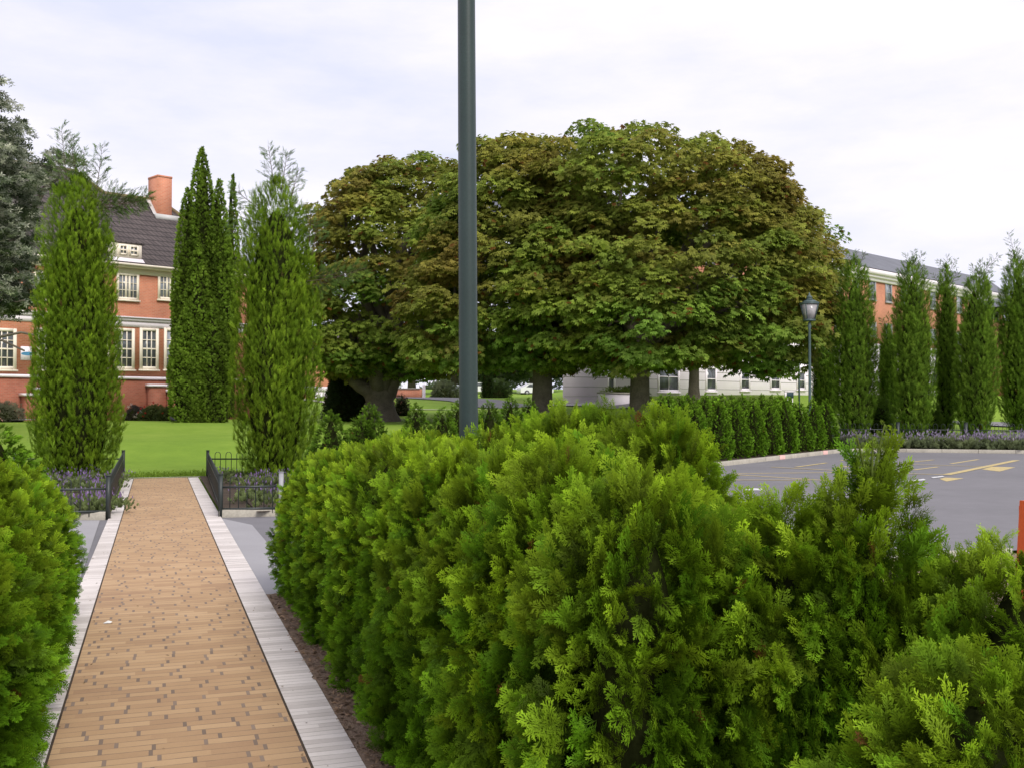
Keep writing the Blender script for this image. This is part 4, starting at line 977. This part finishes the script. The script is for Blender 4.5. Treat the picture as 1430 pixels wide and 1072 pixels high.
# big many-stemmed conifer on the lawn
bx, bD = gp(285, 50)[0], 50.0; bz = tz(bx, bD)
bc = thing('conifer_tree', 'huge dark conifer of several pointed spires before the brick house', 'tree', (bx, bD, bz))
g = np.random.default_rng(55); acc = Acc(); T = [spray_low(200+i) for i in range(3)]
SP = [(0, .92), (.15, 1.0), (.4, .97), (.6, .85), (.75, .66), (.88, .42), (.96, .22), (1, .04)]
spires = [(-5, 206, 30, 0), (-20, 265, 23, -.5), (22, 252, 22, -.3), (33, 238, 11, .8), (31, 310, 22, -.6), (-24, 340, 20, -.4), (0, 345, 26, -1.0), (-10, 425, 30, -1.2), (24, 420, 26, -1.1)]
pxm = F/bD
for k_, (ox, ty, hw, oy) in enumerate(spires):
    h = W(285, ty, bD)[2] - bz; R = hw/pxm*1.06; n = int(6500*(R/.8)*(h/10)**.8)
    t = g.random(n*3); t = t[g.random(n*3) < .12 + .88*interp_prof(SP, t)][:n]; n = len(t); th = g.uniform(0, 6.28, n)
    lob = .5 + .5*np.sin(4*th + 9*t + k_*1.7)*np.sin(11*t + k_ + 2*th); r = R*interp_prof(SP, t)*(.86 + .16*lob)*(1 - .12*g.random(n)**2)
    P = np.stack([ox/pxm*(.45 + .55*np.minimum(1, t*2)) + np.cos(th)*r, oy + np.sin(th)*r, t*h], 1); out = np.stack([np.cos(th), np.sin(th), np.zeros(n)], 1)
    Y = out*.7 + np.array([[0, 0, .8]]) + g.normal(0, .35, (n, 3)); Z = out + np.array([[0, 0, .4]]) + g.normal(0, .5, (n, 3))
    Cc = np.array([[.20, .32, .036]])*(.4 + .8*lob[:, None])*g.uniform(.8, 1.2, (n, 1)); pk = g.integers(0, 3, n)
    for i in range(3): q = pk == i; scatter(acc, T[i], P[q] - Y[q]*.08, Y[q], Z[q], g.uniform(.12, .24, int(q.sum())), Cc[q], 0)
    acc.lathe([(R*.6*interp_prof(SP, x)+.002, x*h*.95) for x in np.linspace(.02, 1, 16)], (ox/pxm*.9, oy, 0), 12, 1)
acc.build('crown', [M['cyp'], M['core']], bc)
a = Acc(); a.tube([(0, 0, -.2), (.1, 0, 2), (0, 0, 6)], [.4, .3, .15], 9); a.build('trunk', M['bark'], bc)

# ---------------------------------------------------------------- BROAD TREES
def limb(acc, p0, p1, r0, r1, g, mat=0, sag=.12, seg=8):
    p0, p1 = np.array(p0, float), np.array(p1, float); t = np.linspace(0, 1, 7); L = np.linalg.norm(p1-p0)
    w = g.normal(0, .035*L, (7, 3)); w[0] = 0; w[-1] = 0
    pts = p0 + (p1-p0)*t[:, None] + w; pts[:, 2] += sag*L*np.sin(t*math.pi)
    acc.tube(pts, r0 + (r1-r0)*t, seg, mat); return pts
def clumps_on_lobes(lobes, dens, g, zmin, inner=.25):
    C_, O_ = [], []
    for (cx, cy, cz, rx, ry, rz2) in lobes:
        n = int(dens * 4*math.pi*((rx*ry + rx*rz2 + ry*rz2)/3)); v = nrm(g.normal(size=(n, 3))); s = np.where(g.random(n) < inner, g.uniform(.55, .88, n), g.uniform(.87, 1.07, n))
        p = np.array([cx, cy, cz]) + v*np.array([rx, ry, rz2])*s[:, None]
        ok = p[:, 2] > zmin
        for (dx, dy, dz, sx, sy, sz) in lobes:
            if (dx, dy, dz) == (cx, cy, cz): continue
            q = (p - np.array([dx, dy, dz]))/np.array([sx, sy, sz]); ok &= (q**2).sum(1) > .62
        C_.append(p[ok]); O_.append(v[ok])
    return np.concatenate(C_), np.concatenate(O_)
def leafy(acc, C_, O_, T, per, rc, size, g, colf, droop=.5, flat=.45, mat=0):
    n = len(C_)
    for j in range(per):
        rho = np.sqrt(g.random(n)); ph = g.uniform(0, 6.28, n); h = np.stack([np.cos(ph), np.sin(ph), np.zeros(n)], 1); rcv = rc*g.uniform(.8, 1.2, n)
        P = C_ + h*(rcv*rho)[:, None]; P[:, 2] += rcv*flat*(1 - rho**2) - .25*rcv*rho*(g.random(n))
        oh = O_*np.array([1, 1, .3]); Y = h*.9 + oh*.7 + np.array([[0, 0, -1.0]])*(droop*(.4 + rho))[:, None] + g.normal(0, .36, (n, 3))
        Z = np.array([[0, 0, 1.0]]) + oh*.55 + g.normal(0, .42, (n, 3))
        scatter(acc, T, P, Y, Z, size*g.uniform(.7, 1.2, n), colf(P, g), mat)
def chestnut(px, D, lobes_px, trunk_w, fork_py, seed, label, brown=.55, dens=1.4, per=64, size=.20, zshift=0, rc=.78):
    g = np.random.default_rng(seed); x0 = gp(px, D)[0]; z0 = tz(x0, D); pxm = F/D
    o = thing('chestnut_tree', label, 'tree', (x0, D, z0), 0, 'horse chestnuts on the lawn')
    lobes = []
    for (lx, ly, rw, rh, dy, rd) in lobes_px:
        w = W(lx, ly, D + dy); s = F/(D+dy); lobes.append((w[0]-x0, dy, w[2]-z0, rw/s, rd, rh/s))
    zmin = 2.2
    C_, O_ = clumps_on_lobes(lobes, dens, g, 1.7)
    kz = C_[:, 2] > 2.5 + .9*smooth_noise(C_, .8, seed+9)*.8; C_, O_ = C_[kz], O_[kz]
    top = max(l[2]+l[5] for l in lobes); acc = Acc()
    ga, gb, gc = np.array([.21, .36, .055]), np.array([.38, .43, .065]), np.array([.33, .215, .06])
    cn = smooth_noise(C_, .9, seed); hz = np.clip((C_[:, 2] - 3)/(top - 3), 0, 1)
    bw = np.clip(brown*(.25 + 1.1*np.sin(np.clip(hz, 0, 1)*math.pi*.95)) + .35*cn + g.normal(0, .16, len(C_)), 0, 1)
    yw = np.clip(.35 + .35*smooth_noise(C_, 1.6, seed+1) + .4*(hz-.4), 0, 1)
    base = (ga*(1-yw[:, None]) + gb*yw[:, None])*(1-bw[:, None]*.85) + gc*(bw[:, None]*.85)
    base *= g.uniform(.75, 1.2, len(C_))[:, None]
    def colf(P, g_):
        c = base*g_.uniform(.75, 1.25, (len(P), 1)); r = g_.random(len(P)) < .02; c[r] = np.array([.20, .09, .02]); return c
    leafy(acc, C_, O_, palmate(), per, rc, size, g, colf, .5, .55)
    acc.build('crown', M['leaf'], o)
    a = Acc(); r0 = trunk_w/pxm/2; fk = np.array([0, 0, W(px, fork_py, D)[2] - z0])
    a.tube([(0, 0, -.3), (0, 0, .05), (0, 0, .5), (0, 0, .9), (.02, 0, fk[2]*.5 + .4), (.0, .02, fk[2]*.8 + .2), fk + np.array([0, 0, .1]), fk + np.array([0, 0, .9]), fk + np.array([.05, 0, 2.2])], [r0*1.9, r0*1.55, r0*1.2, r0*1.05, r0*.98, r0*1.0, r0*1.04, r0*.8, r0*.3], 14)
    if fork_py > 550:
        for ex in ((-2.6, -.4, 3.6), (2.2, -.6, 3.8), (1.0, .5, 4.6), (-1.1, -.8, 4.4)): limb(a, fk + np.array([0, 0, -.35]), fk + np.array(ex), r0*.62, r0*.25, g, 0, -.05, 10)
    for k_ in range(16):
        l = lobes[k_ % len(lobes)]; v = g.normal(size=3); v /= np.linalg.norm(v); v[2] = abs(v[2])*.9
        e = np.array(l[:3]) + v*np.array(l[3:])*.55
        pts = limb(a, fk, e, r0*(.48 if fork_py < 550 else .55), .05, g)
        for q in range(3):
            b = pts[3+q]; e2 = b + (e - fk)*.12 + g.normal(0, .8, 3)*np.array([1, 1, .5]); limb(a, b, e2, .09, .025, g, 0, .1, 6)
    a.build('trunk', M['bark'], o, smooth=True)
    return o
chestnut(530, 55, [(550, 395, 118, 140, 0, 4.6), (585, 310, 95, 80, .5, 4.0), (500, 310, 62, 62, -.5, 3.2), (480, 460, 58, 75, -.6, 3.5), (600, 440, 90, 90, .5, 4)], 40, 556, 301,
         'horse chestnut with spreading forked trunk, leftmost of the brown green chestnuts', .33)
chestnut(757, 48, [(735, 380, 145, 145, 0, 4.6), (640, 440, 82, 90, -.6, 3.4), (720, 275, 95, 78, 0, 3.6), (660, 350, 70, 75, -.2, 3.2), (820, 400, 80, 120, .5, 3.6)], 28, 500, 302,
         'horse chestnut behind the steel pole with dark shaded trunk', .33)
chestnut(893, 46, [(925, 388, 192, 124, 0, 5.2), (862, 272, 128, 86, .3, 4.4), (982, 292, 110, 86, .2, 4.2), (1064, 390, 82, 105, -.2, 3.6), (1106, 445, 54, 68, -.2, 2.6), (1058, 272, 42, 42, 0, 2.4), (800, 400, 95, 105, -.8, 3.4), (910, 450, 95, 85, -2.2, 3.2), (1060, 455, 85, 75, -.8, 3.3)], 27, 490, 303,
         'largest horse chestnut with domed rusty crown and pale straight trunk', .33)
chestnut(969, 59, [(1010, 400, 110, 120, 0, 4.2), (1085, 400, 80, 110, 0, 4.0), (950, 420, 80, 90, 1, 3.5), (1120, 390, 55, 90, 1, 3)], 14, 500, 304,
         'further horse chestnut half hidden behind the largest one, slim dark trunk', .25, .8, 50)

# dark dense shrubs beside the leftmost chestnut
def bush(name, label, cat, px, D, w, h, n, size, c1, c2, seed, T=None, group=None, z=None, core=True, flowers=None, depth=None):
    g = np.random.default_rng(seed); x = gp(px, D)[0]; z = tz(x, D) if z is None else z; acc = Acc(); d = depth or w
    v = nrm(g.normal(size=(n, 3))); v[:, 2] = np.abs(v[:, 2]); lob = 1 + .15*smooth_noise(v*3, 1.3, seed)
    s = (.72 + .3*g.random(n))*lob; P = v*np.array([w/2, d/2, h])*s[:, None]
    Y = v + np.array([[0, 0, .5]]) + g.normal(0, .45, (n, 3)); Z = np.array([[0, -.3, 1.0]]) + g.normal(0, .5, (n, 3))
    k = np.clip(.5 + .35*smooth_noise(P, 4/w, seed+2) + g.normal(0, .15, n), 0, 1)[:, None]
    scatter(acc, T or rosette(), P, Y, Z, size*g.uniform(.7, 1.2, n), (np.array([c1])*(1-k) + np.array([c2])*k)*g.uniform(.8, 1.2, (n, 1)))
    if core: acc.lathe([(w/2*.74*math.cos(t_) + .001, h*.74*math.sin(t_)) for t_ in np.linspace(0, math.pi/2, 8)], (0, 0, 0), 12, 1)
    o = acc.build(name, [M['leaf'], M['core']]); o.location = (x, D, z)
    if d != w: pass
    tag(o, label, cat, group)
    if flowers:
        fn, fc, fs = flowers; f = Acc(); v = nrm(g.normal(size=(fn, 3)) + np.array([[0, -.6, .6]])); v[:, 2] = np.abs(v[:, 2])*.9 + .1
        P = v*np.array([w/2, d/2, h])*g.uniform(.95, 1.1, (fn, 1)); scatter(f, rosette(), P, v, np.cross(v, g.normal(size=(fn, 3))), fs*g.uniform(.7, 1.2, fn), np.tile([fc], (fn, 1)))
        scatter(f, rosette(), P, np.array([[0, -1, .6]]) + g.normal(0, .4, (fn, 3)), v, fs*g.uniform(.7, 1.1, fn), np.tile([fc], (fn, 1)))
        f.build('flowers', M['leaf'], o)
    return o
dg1, dg2 = (.018, .034, .010), (.035, .06, .016)
bush('dark_shrub', 'tall near black evergreen shrub beside the leftmost chestnut trunk', 'shrub', 492, 57, 3.0, 4.2, 3600, .16, dg1, dg2, 401)
bush('copper_shrub', 'dark shrub with purplish copper leaves before the brick annex', 'shrub', 474, 60, 1.9, 3.0, 1500, .17, (.06, .022, .018), (.03, .035, .014), 402)
rg1, rg2 = (.055, .085, .025), (.11, .14, .045)
bush('rose_bush', 'rose bush with red blooms under the brick plinth', 'shrub', 213, 56.5, 1.5, .95, 900, .09, rg1, rg2, 411, flowers=(12, (.55, .02, .025), .10), group='roses along the brick house')
bush('rose_bush', 'leafy rose bush beside the big conifer with few red blooms', 'shrub', 236, 56, 1.5, .85, 900, .09, rg1, rg2, 412, flowers=(6, (.5, .02, .025), .09), group='roses along the brick house')
bush('rose_bush', 'small bush with a white bloom at the left cypress edge of the rose bed', 'shrub', 189, 57, 1.3, .9, 600, .10, (.05, .04, .05), (.09, .09, .06), 413, flowers=(7, (.8, .72, .72), .12), group='roses along the brick house')
bush('rose_bush', 'grey green rose bush at the left edge before the brick house', 'shrub', 8, 50, 1.6, 1.0, 900, .10, (.10, .12, .08), (.18, .18, .12), 414, flowers=(10, (.7, .4, .4), .09), group='roses along the brick house')
bush('rose_bush', 'lone rose shrub on the lawn beside the forked chestnut trunk', 'shrub', 561, 62, 1.1, 1.3, 500, .09, (.07, .09, .05), (.14, .12, .09), 415, flowers=(10, (.6, .25, .22), .09))
bush('light_shrub', 'light green shrub between the tall cypresses on the right', 'shrub', 1228, 44, 1.2, 1.5, 900, .10, (.085, .16, .02), (.14, .22, .03), 416, group='light shrubs between the cypresses')
bush('light_shrub', 'light green shrub at the foot of the middle cypress on the right', 'shrub', 1303, 43.5, .9, 1.2, 700, .10, (.085, .16, .02), (.14, .22, .03), 417, group='light shrubs between the cypresses')
for k_, (px, D, w) in enumerate(((862, 60, 2.6), (880, 61, 2.4))):
    bush('box_hedge', ('low green hedge plant behind the white garden wall, left one', 'low green hedge plant behind the white garden wall beside the pale trunk')[k_], 'hedge', px, D, w, .95, 900, .10, (.07, .13, .02), (.12, .17, .03), 420+k_)
a = Acc(); p = gp(32, 50.5); z = tz(*p)
sheet('paving', [(p[0]-1.2, p[1]-1.2), (p[0]+1.4, p[1]-1.0), (p[0]+1.4, p[1]+2.0), (p[0]-1.2, p[1]+2.0)], z+.12, M['ramp'])

# grey leaved tree at the left edge
g = np.random.default_rng(77); D = 34.0; px0 = -95; x0 = gp(px0, D)[0]; z0 = tz(x0, D)
gt = thing('grey_leaved_tree', 'large grey green broadleaf tree cut by the left edge', 'tree', (x0, D, z0))
lobes = []
for lx, ly, rw, rh, dy, rd in ((-72, 182, 88, 96, 0, 2.6), (-22, 255, 62, 72, -.4, 2.2), (-30, 330, 66, 66, .2, 2.4), (-65, 410, 80, 55, .3, 2.4), (6, 400, 36, 34, .4, 1.4), (14, 335, 30, 50, .2, 1.4), (88, 244, 26, 26, 2.5, 1.0), (-110, 300, 120, 150, 1, 3.4)):
    w = W(lx, ly, D+dy); s = F/(D+dy); lobes.append((w[0]-x0, dy, w[2]-z0, rw/s, rd, rh/s))
C_, O_ = clumps_on_lobes(lobes, 3.4, g, 1.5, .3)
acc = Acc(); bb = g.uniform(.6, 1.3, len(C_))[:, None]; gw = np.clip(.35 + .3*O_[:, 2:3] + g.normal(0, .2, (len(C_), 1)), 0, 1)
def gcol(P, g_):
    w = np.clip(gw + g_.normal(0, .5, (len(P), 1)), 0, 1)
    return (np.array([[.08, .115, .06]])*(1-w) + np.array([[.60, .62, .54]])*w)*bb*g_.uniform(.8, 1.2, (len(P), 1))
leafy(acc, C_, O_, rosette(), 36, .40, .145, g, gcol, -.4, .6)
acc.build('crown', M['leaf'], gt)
a = Acc(); fk = np.array([0, 0, 2.4]); a.tube([(0, 0, -.3), (0, 0, .4), (.1, 0, 1.4), fk], [.6, .45, .38, .36], 12)
for l in lobes: limb(a, fk, l[:3], .2, .06, g)
for e in ((3.6, -.4, 3.4), (2.9, .2, 4.6), (3.3, -.6, 2.9)): limb(a, fk + np.array([0, 0, .4]), e, .09, .03, g, 0, .12)
a.build('trunk', M['bark'], gt, smooth=True)

# ---------------------------------------------------------------- LAVENDER
def lavender(name, P2, hgt, spread, nsp, g, z, lab, cat, kind=None, group=None, purple=(.26, .18, .38), green=(.19, .25, .09), origin=None, fl=1.0):
    acc = Acc(); n = len(P2)*nsp; base = np.repeat(P2, nsp, 0); hh = np.repeat(g.uniform(.75, 1.15, len(P2))*hgt, nsp)
    v = nrm(g.normal(size=(n, 3)) + np.array([[0, 0, .6]])); v[:, 2] = np.abs(v[:, 2])
    P = np.concatenate([base, np.full((n, 1), z)], 1) + v*np.array([spread, spread, 1])*np.stack([np.ones(n), np.ones(n), hh*.55], 1)*g.uniform(.4, 1, (n, 1))
    gc = np.array([green])*g.uniform(.6, 1.35, (n, 1)) + g.uniform(0, .03, (n, 1))
    scatter(acc, spray_low(3), P, v*np.array([.6, .6, 1.0]) + np.array([[0, 0, .4]]) + g.normal(0, .2, (n, 3)), g.normal(0, 1, (n, 3)), hgt*g.uniform(.25, .5, n), gc)
    q = g.random(n) < .75*fl; m_ = int(q.sum())
    Pf = P[q].copy(); Pf += v[q]*np.array([spread, spread, 0])*.25; Pf[:, 2] = z + hh[q]*(.62 + .42*v[q, 2])*g.uniform(.8, 1.1, m_)
    pc = np.array([purple])*g.uniform(.6, 1.5, (m_, 1)) + g.uniform(0, .03, (m_, 1))
    Y = np.array([[0, 0, 1.0]]) + v[q]*.35 + g.normal(0, .15, (m_, 3))
    scatter(acc, single(), Pf, Y, g.normal(0, 1, (m_, 3)), hgt*.2*g.uniform(.7, 1.3, m_), pc)
    scatter(acc, single(), Pf, Y + g.normal(0, .1, (m_, 3)), g.normal(0, 1, (m_, 3)), hgt*.17*g.uniform(.7, 1.3, m_), pc)
    if origin is not None: pass
    o = acc.build(name, M['leaf']); tag(o, lab, cat, group, kind); return o
g = np.random.default_rng(91)
def fill(A, B, C2, D2, n):
    s, t = g.random(n)[:, None], g.random(n)[:, None]; return (A*(1-s) + B*s)*(1-t) + (D2*(1-s) + C2*s)*t
lavender('lavender', fill(FA + np.array([.1, .4]), FC + np.array([.5, .45]), FD, FB + np.array([.1, -.2]), 46), .27, .28, 50, g, .06, 'mauve lavender filling the fenced bed right of the path', 'lavender', 'stuff', fl=.20)
lavender('lavender', np.concatenate([fill(LC2 + np.array([0, .35]), LA + np.array([.1, .35]), LB + np.array([.05, -.2]), LD2, 46), fill(LA + np.array([.1, .3]), LA + np.array([.35, .5]), LB + np.array([.22, -1]), LB + np.array([.0, -1]), 3)]), .27, .26, 50, g, .06, 'purple lavender filling the fenced bed left of the path and spilling over its edge', 'lavender', 'stuff', purple=(.30, .20, .45), fl=.26)
lp_ = [(1180, 1.0, .25, 'grey mound at the kerb corner beside the last small conifer'), (1212, .9, .5, 'mound below the broad cypress by the lamp'), (1283, 1.0, .6, 'mound below the middle cypress'), (1318, 1.0, .5, 'grey green mound left of the two touching cypresses'), (1346, 1.0, .8, 'bright mound below the two touching cypresses'), (1378, 1.0, .9, 'mound below the gap before the rightmost cypress'), (1402, 1.0, 1.0, 'purple mound beneath the fence post gap'), (1432, 1.0, .9, 'mound cut by the right edge')]
for i, (px, w, fl_, lb) in enumerate(lp_):
    D = KC[1] + kd[1]/kd[0]*((px-CX)/F*36 - KC[0]) + .75; c = np.array(gp(px, D + .2))
    P2 = c + np.stack([g.normal(0, .34*w, 26), g.normal(0, .3, 26)], 1)
    lavender('lavender_bush', P2, .52, .34, 46, g, .09, f'lavender {lb}', 'lavender', group='lavender along the far kerb', purple=(.34, .29, .42), green=(.20, .25, .12) if i != 0 else (.14, .16, .11), fl=fl_*.2)

# ---------------------------------------------------------------- far planting behind the lawn
def far_tree(px, D, w, h, seed, label, c1, c2, trunk=1.5):
    g = np.random.default_rng(seed); x = gp(px, D)[0]; z = tz(x, D); o = thing('background_tree', label, 'tree', (x, D, z), 0, 'trees far behind the lawn')
    lob = [(0, 0, h*.6, w*.42, w*.42, h*.38), (-w*.25, 0, h*.5, w*.28, w*.3, h*.28), (w*.27, .3, h*.52, w*.26, w*.3, h*.3)]
    C_, O_ = clumps_on_lobes(lob, .8, g, h*.15); acc = Acc(); b_ = g.uniform(.55, 1.25, len(C_))[:, None]
    def cf_(P, g_): k = g_.random((len(P), 1)); return (np.array([c1])*(1-k) + np.array([c2])*k)*b_
    leafy(acc, C_, O_, rosette(), 16, .9, .4, g, cf_, .3, .5); acc.build('crown', M['leaf'], o)
    a = Acc(); a.tube([(0, 0, -.3), (0, 0, h*.5)], [w*.04, w*.02], 8)
    for k in range(5): limb(a, (0, 0, h*.3), (g.normal(0, w*.2), g.normal(0, w*.2), h*.65), w*.02, .04, g)
    a.build('trunk', M['bark'], o)
f1, f2 = (.035, .065, .018), (.075, .115, .03)
far_tree(575, 140, 16, 9, 501, 'pale green tree far behind left of the steel pole', f1, f2)
far_tree(635, 165, 18, 11, 502, 'distant bushy tree just left of the steel pole', (.05, .08, .03), (.09, .13, .05))
far_tree(697, 150, 12, 8, 503, 'distant rounded tree right of the steel pole', f1, f2)
far_tree(745, 170, 22, 12, 504, 'distant wide tree between the two middle trunks', (.04, .075, .02), (.09, .13, .035))
far_tree(505, 150, 18, 12, 505, 'distant dark tree behind the leftmost chestnut', dg2, f1)
far_tree(815, 180, 20, 12, 506, 'distant tree behind the white building end', f1, f2)
p = gp(680, 88); x, D = p; z = tz(x, D); o = thing('columnar_cypress', 'small dark columnar cypress on the far bank right of the pole', 'tree', (x, D, z))
acc, _g = cypress(2.6, .55, [(0, .7), (.2, 1), (.7, .95), (.9, .6), (1, .1)], 900, 61, .35, 0, 5, (.03, .06, .015), (.05, .09, .02)); acc.build('crown', [M['cyp'], M['core']], o)
a = Acc(); a.tube([(0, 0, -.2), (0, 0, .6)], [.09, .07], 7); a.build('trunk', M['bark'], o)
bush('clipped_shrub', 'pale clipped shrub on the far bank right of the columnar cypress', 'shrub', 693, 92, 2.6, 1.5, 700, .2, f1, (.10, .15, .04), 431)
bush('clipped_shrub', 'grey green shrub beside the silver car far off', 'shrub', 620, 100, 3.0, 1.6, 700, .22, (.06, .08, .04), (.12, .14, .08), 432)
# distant wooded skyline
g = np.random.default_rng(8); n = 16000; xx = g.uniform(-330, 330, n); yy = 235 + g.uniform(0, 40, n); top = 9 + 3.5*np.sin(xx*.05) + 2.5*np.sin(xx*.13 + 1) + 1.5*np.sin(xx*.31)
P = np.stack([xx, yy, 2 + np.sqrt(g.random(n))*top], 1); acc = Acc(); k = np.clip((P[:, 2:3]/top[:, None])*.7 + g.normal(0, .2, (n, 1)), 0, 1)
scatter(acc, rosette(), P, g.normal(0, 1, (n, 3)), np.array([[0, -.6, 1.0]]) + g.normal(0, .4, (n, 3)), g.uniform(1.0, 2.2, n), np.array([[.035, .06, .025]])*(1-k) + np.array([[.085, .12, .05]])*k)
tag(acc.build('distant_woodland', M['leaf']), 'distant green woodland closing the view below the skyline', 'woodland', kind='stuff')
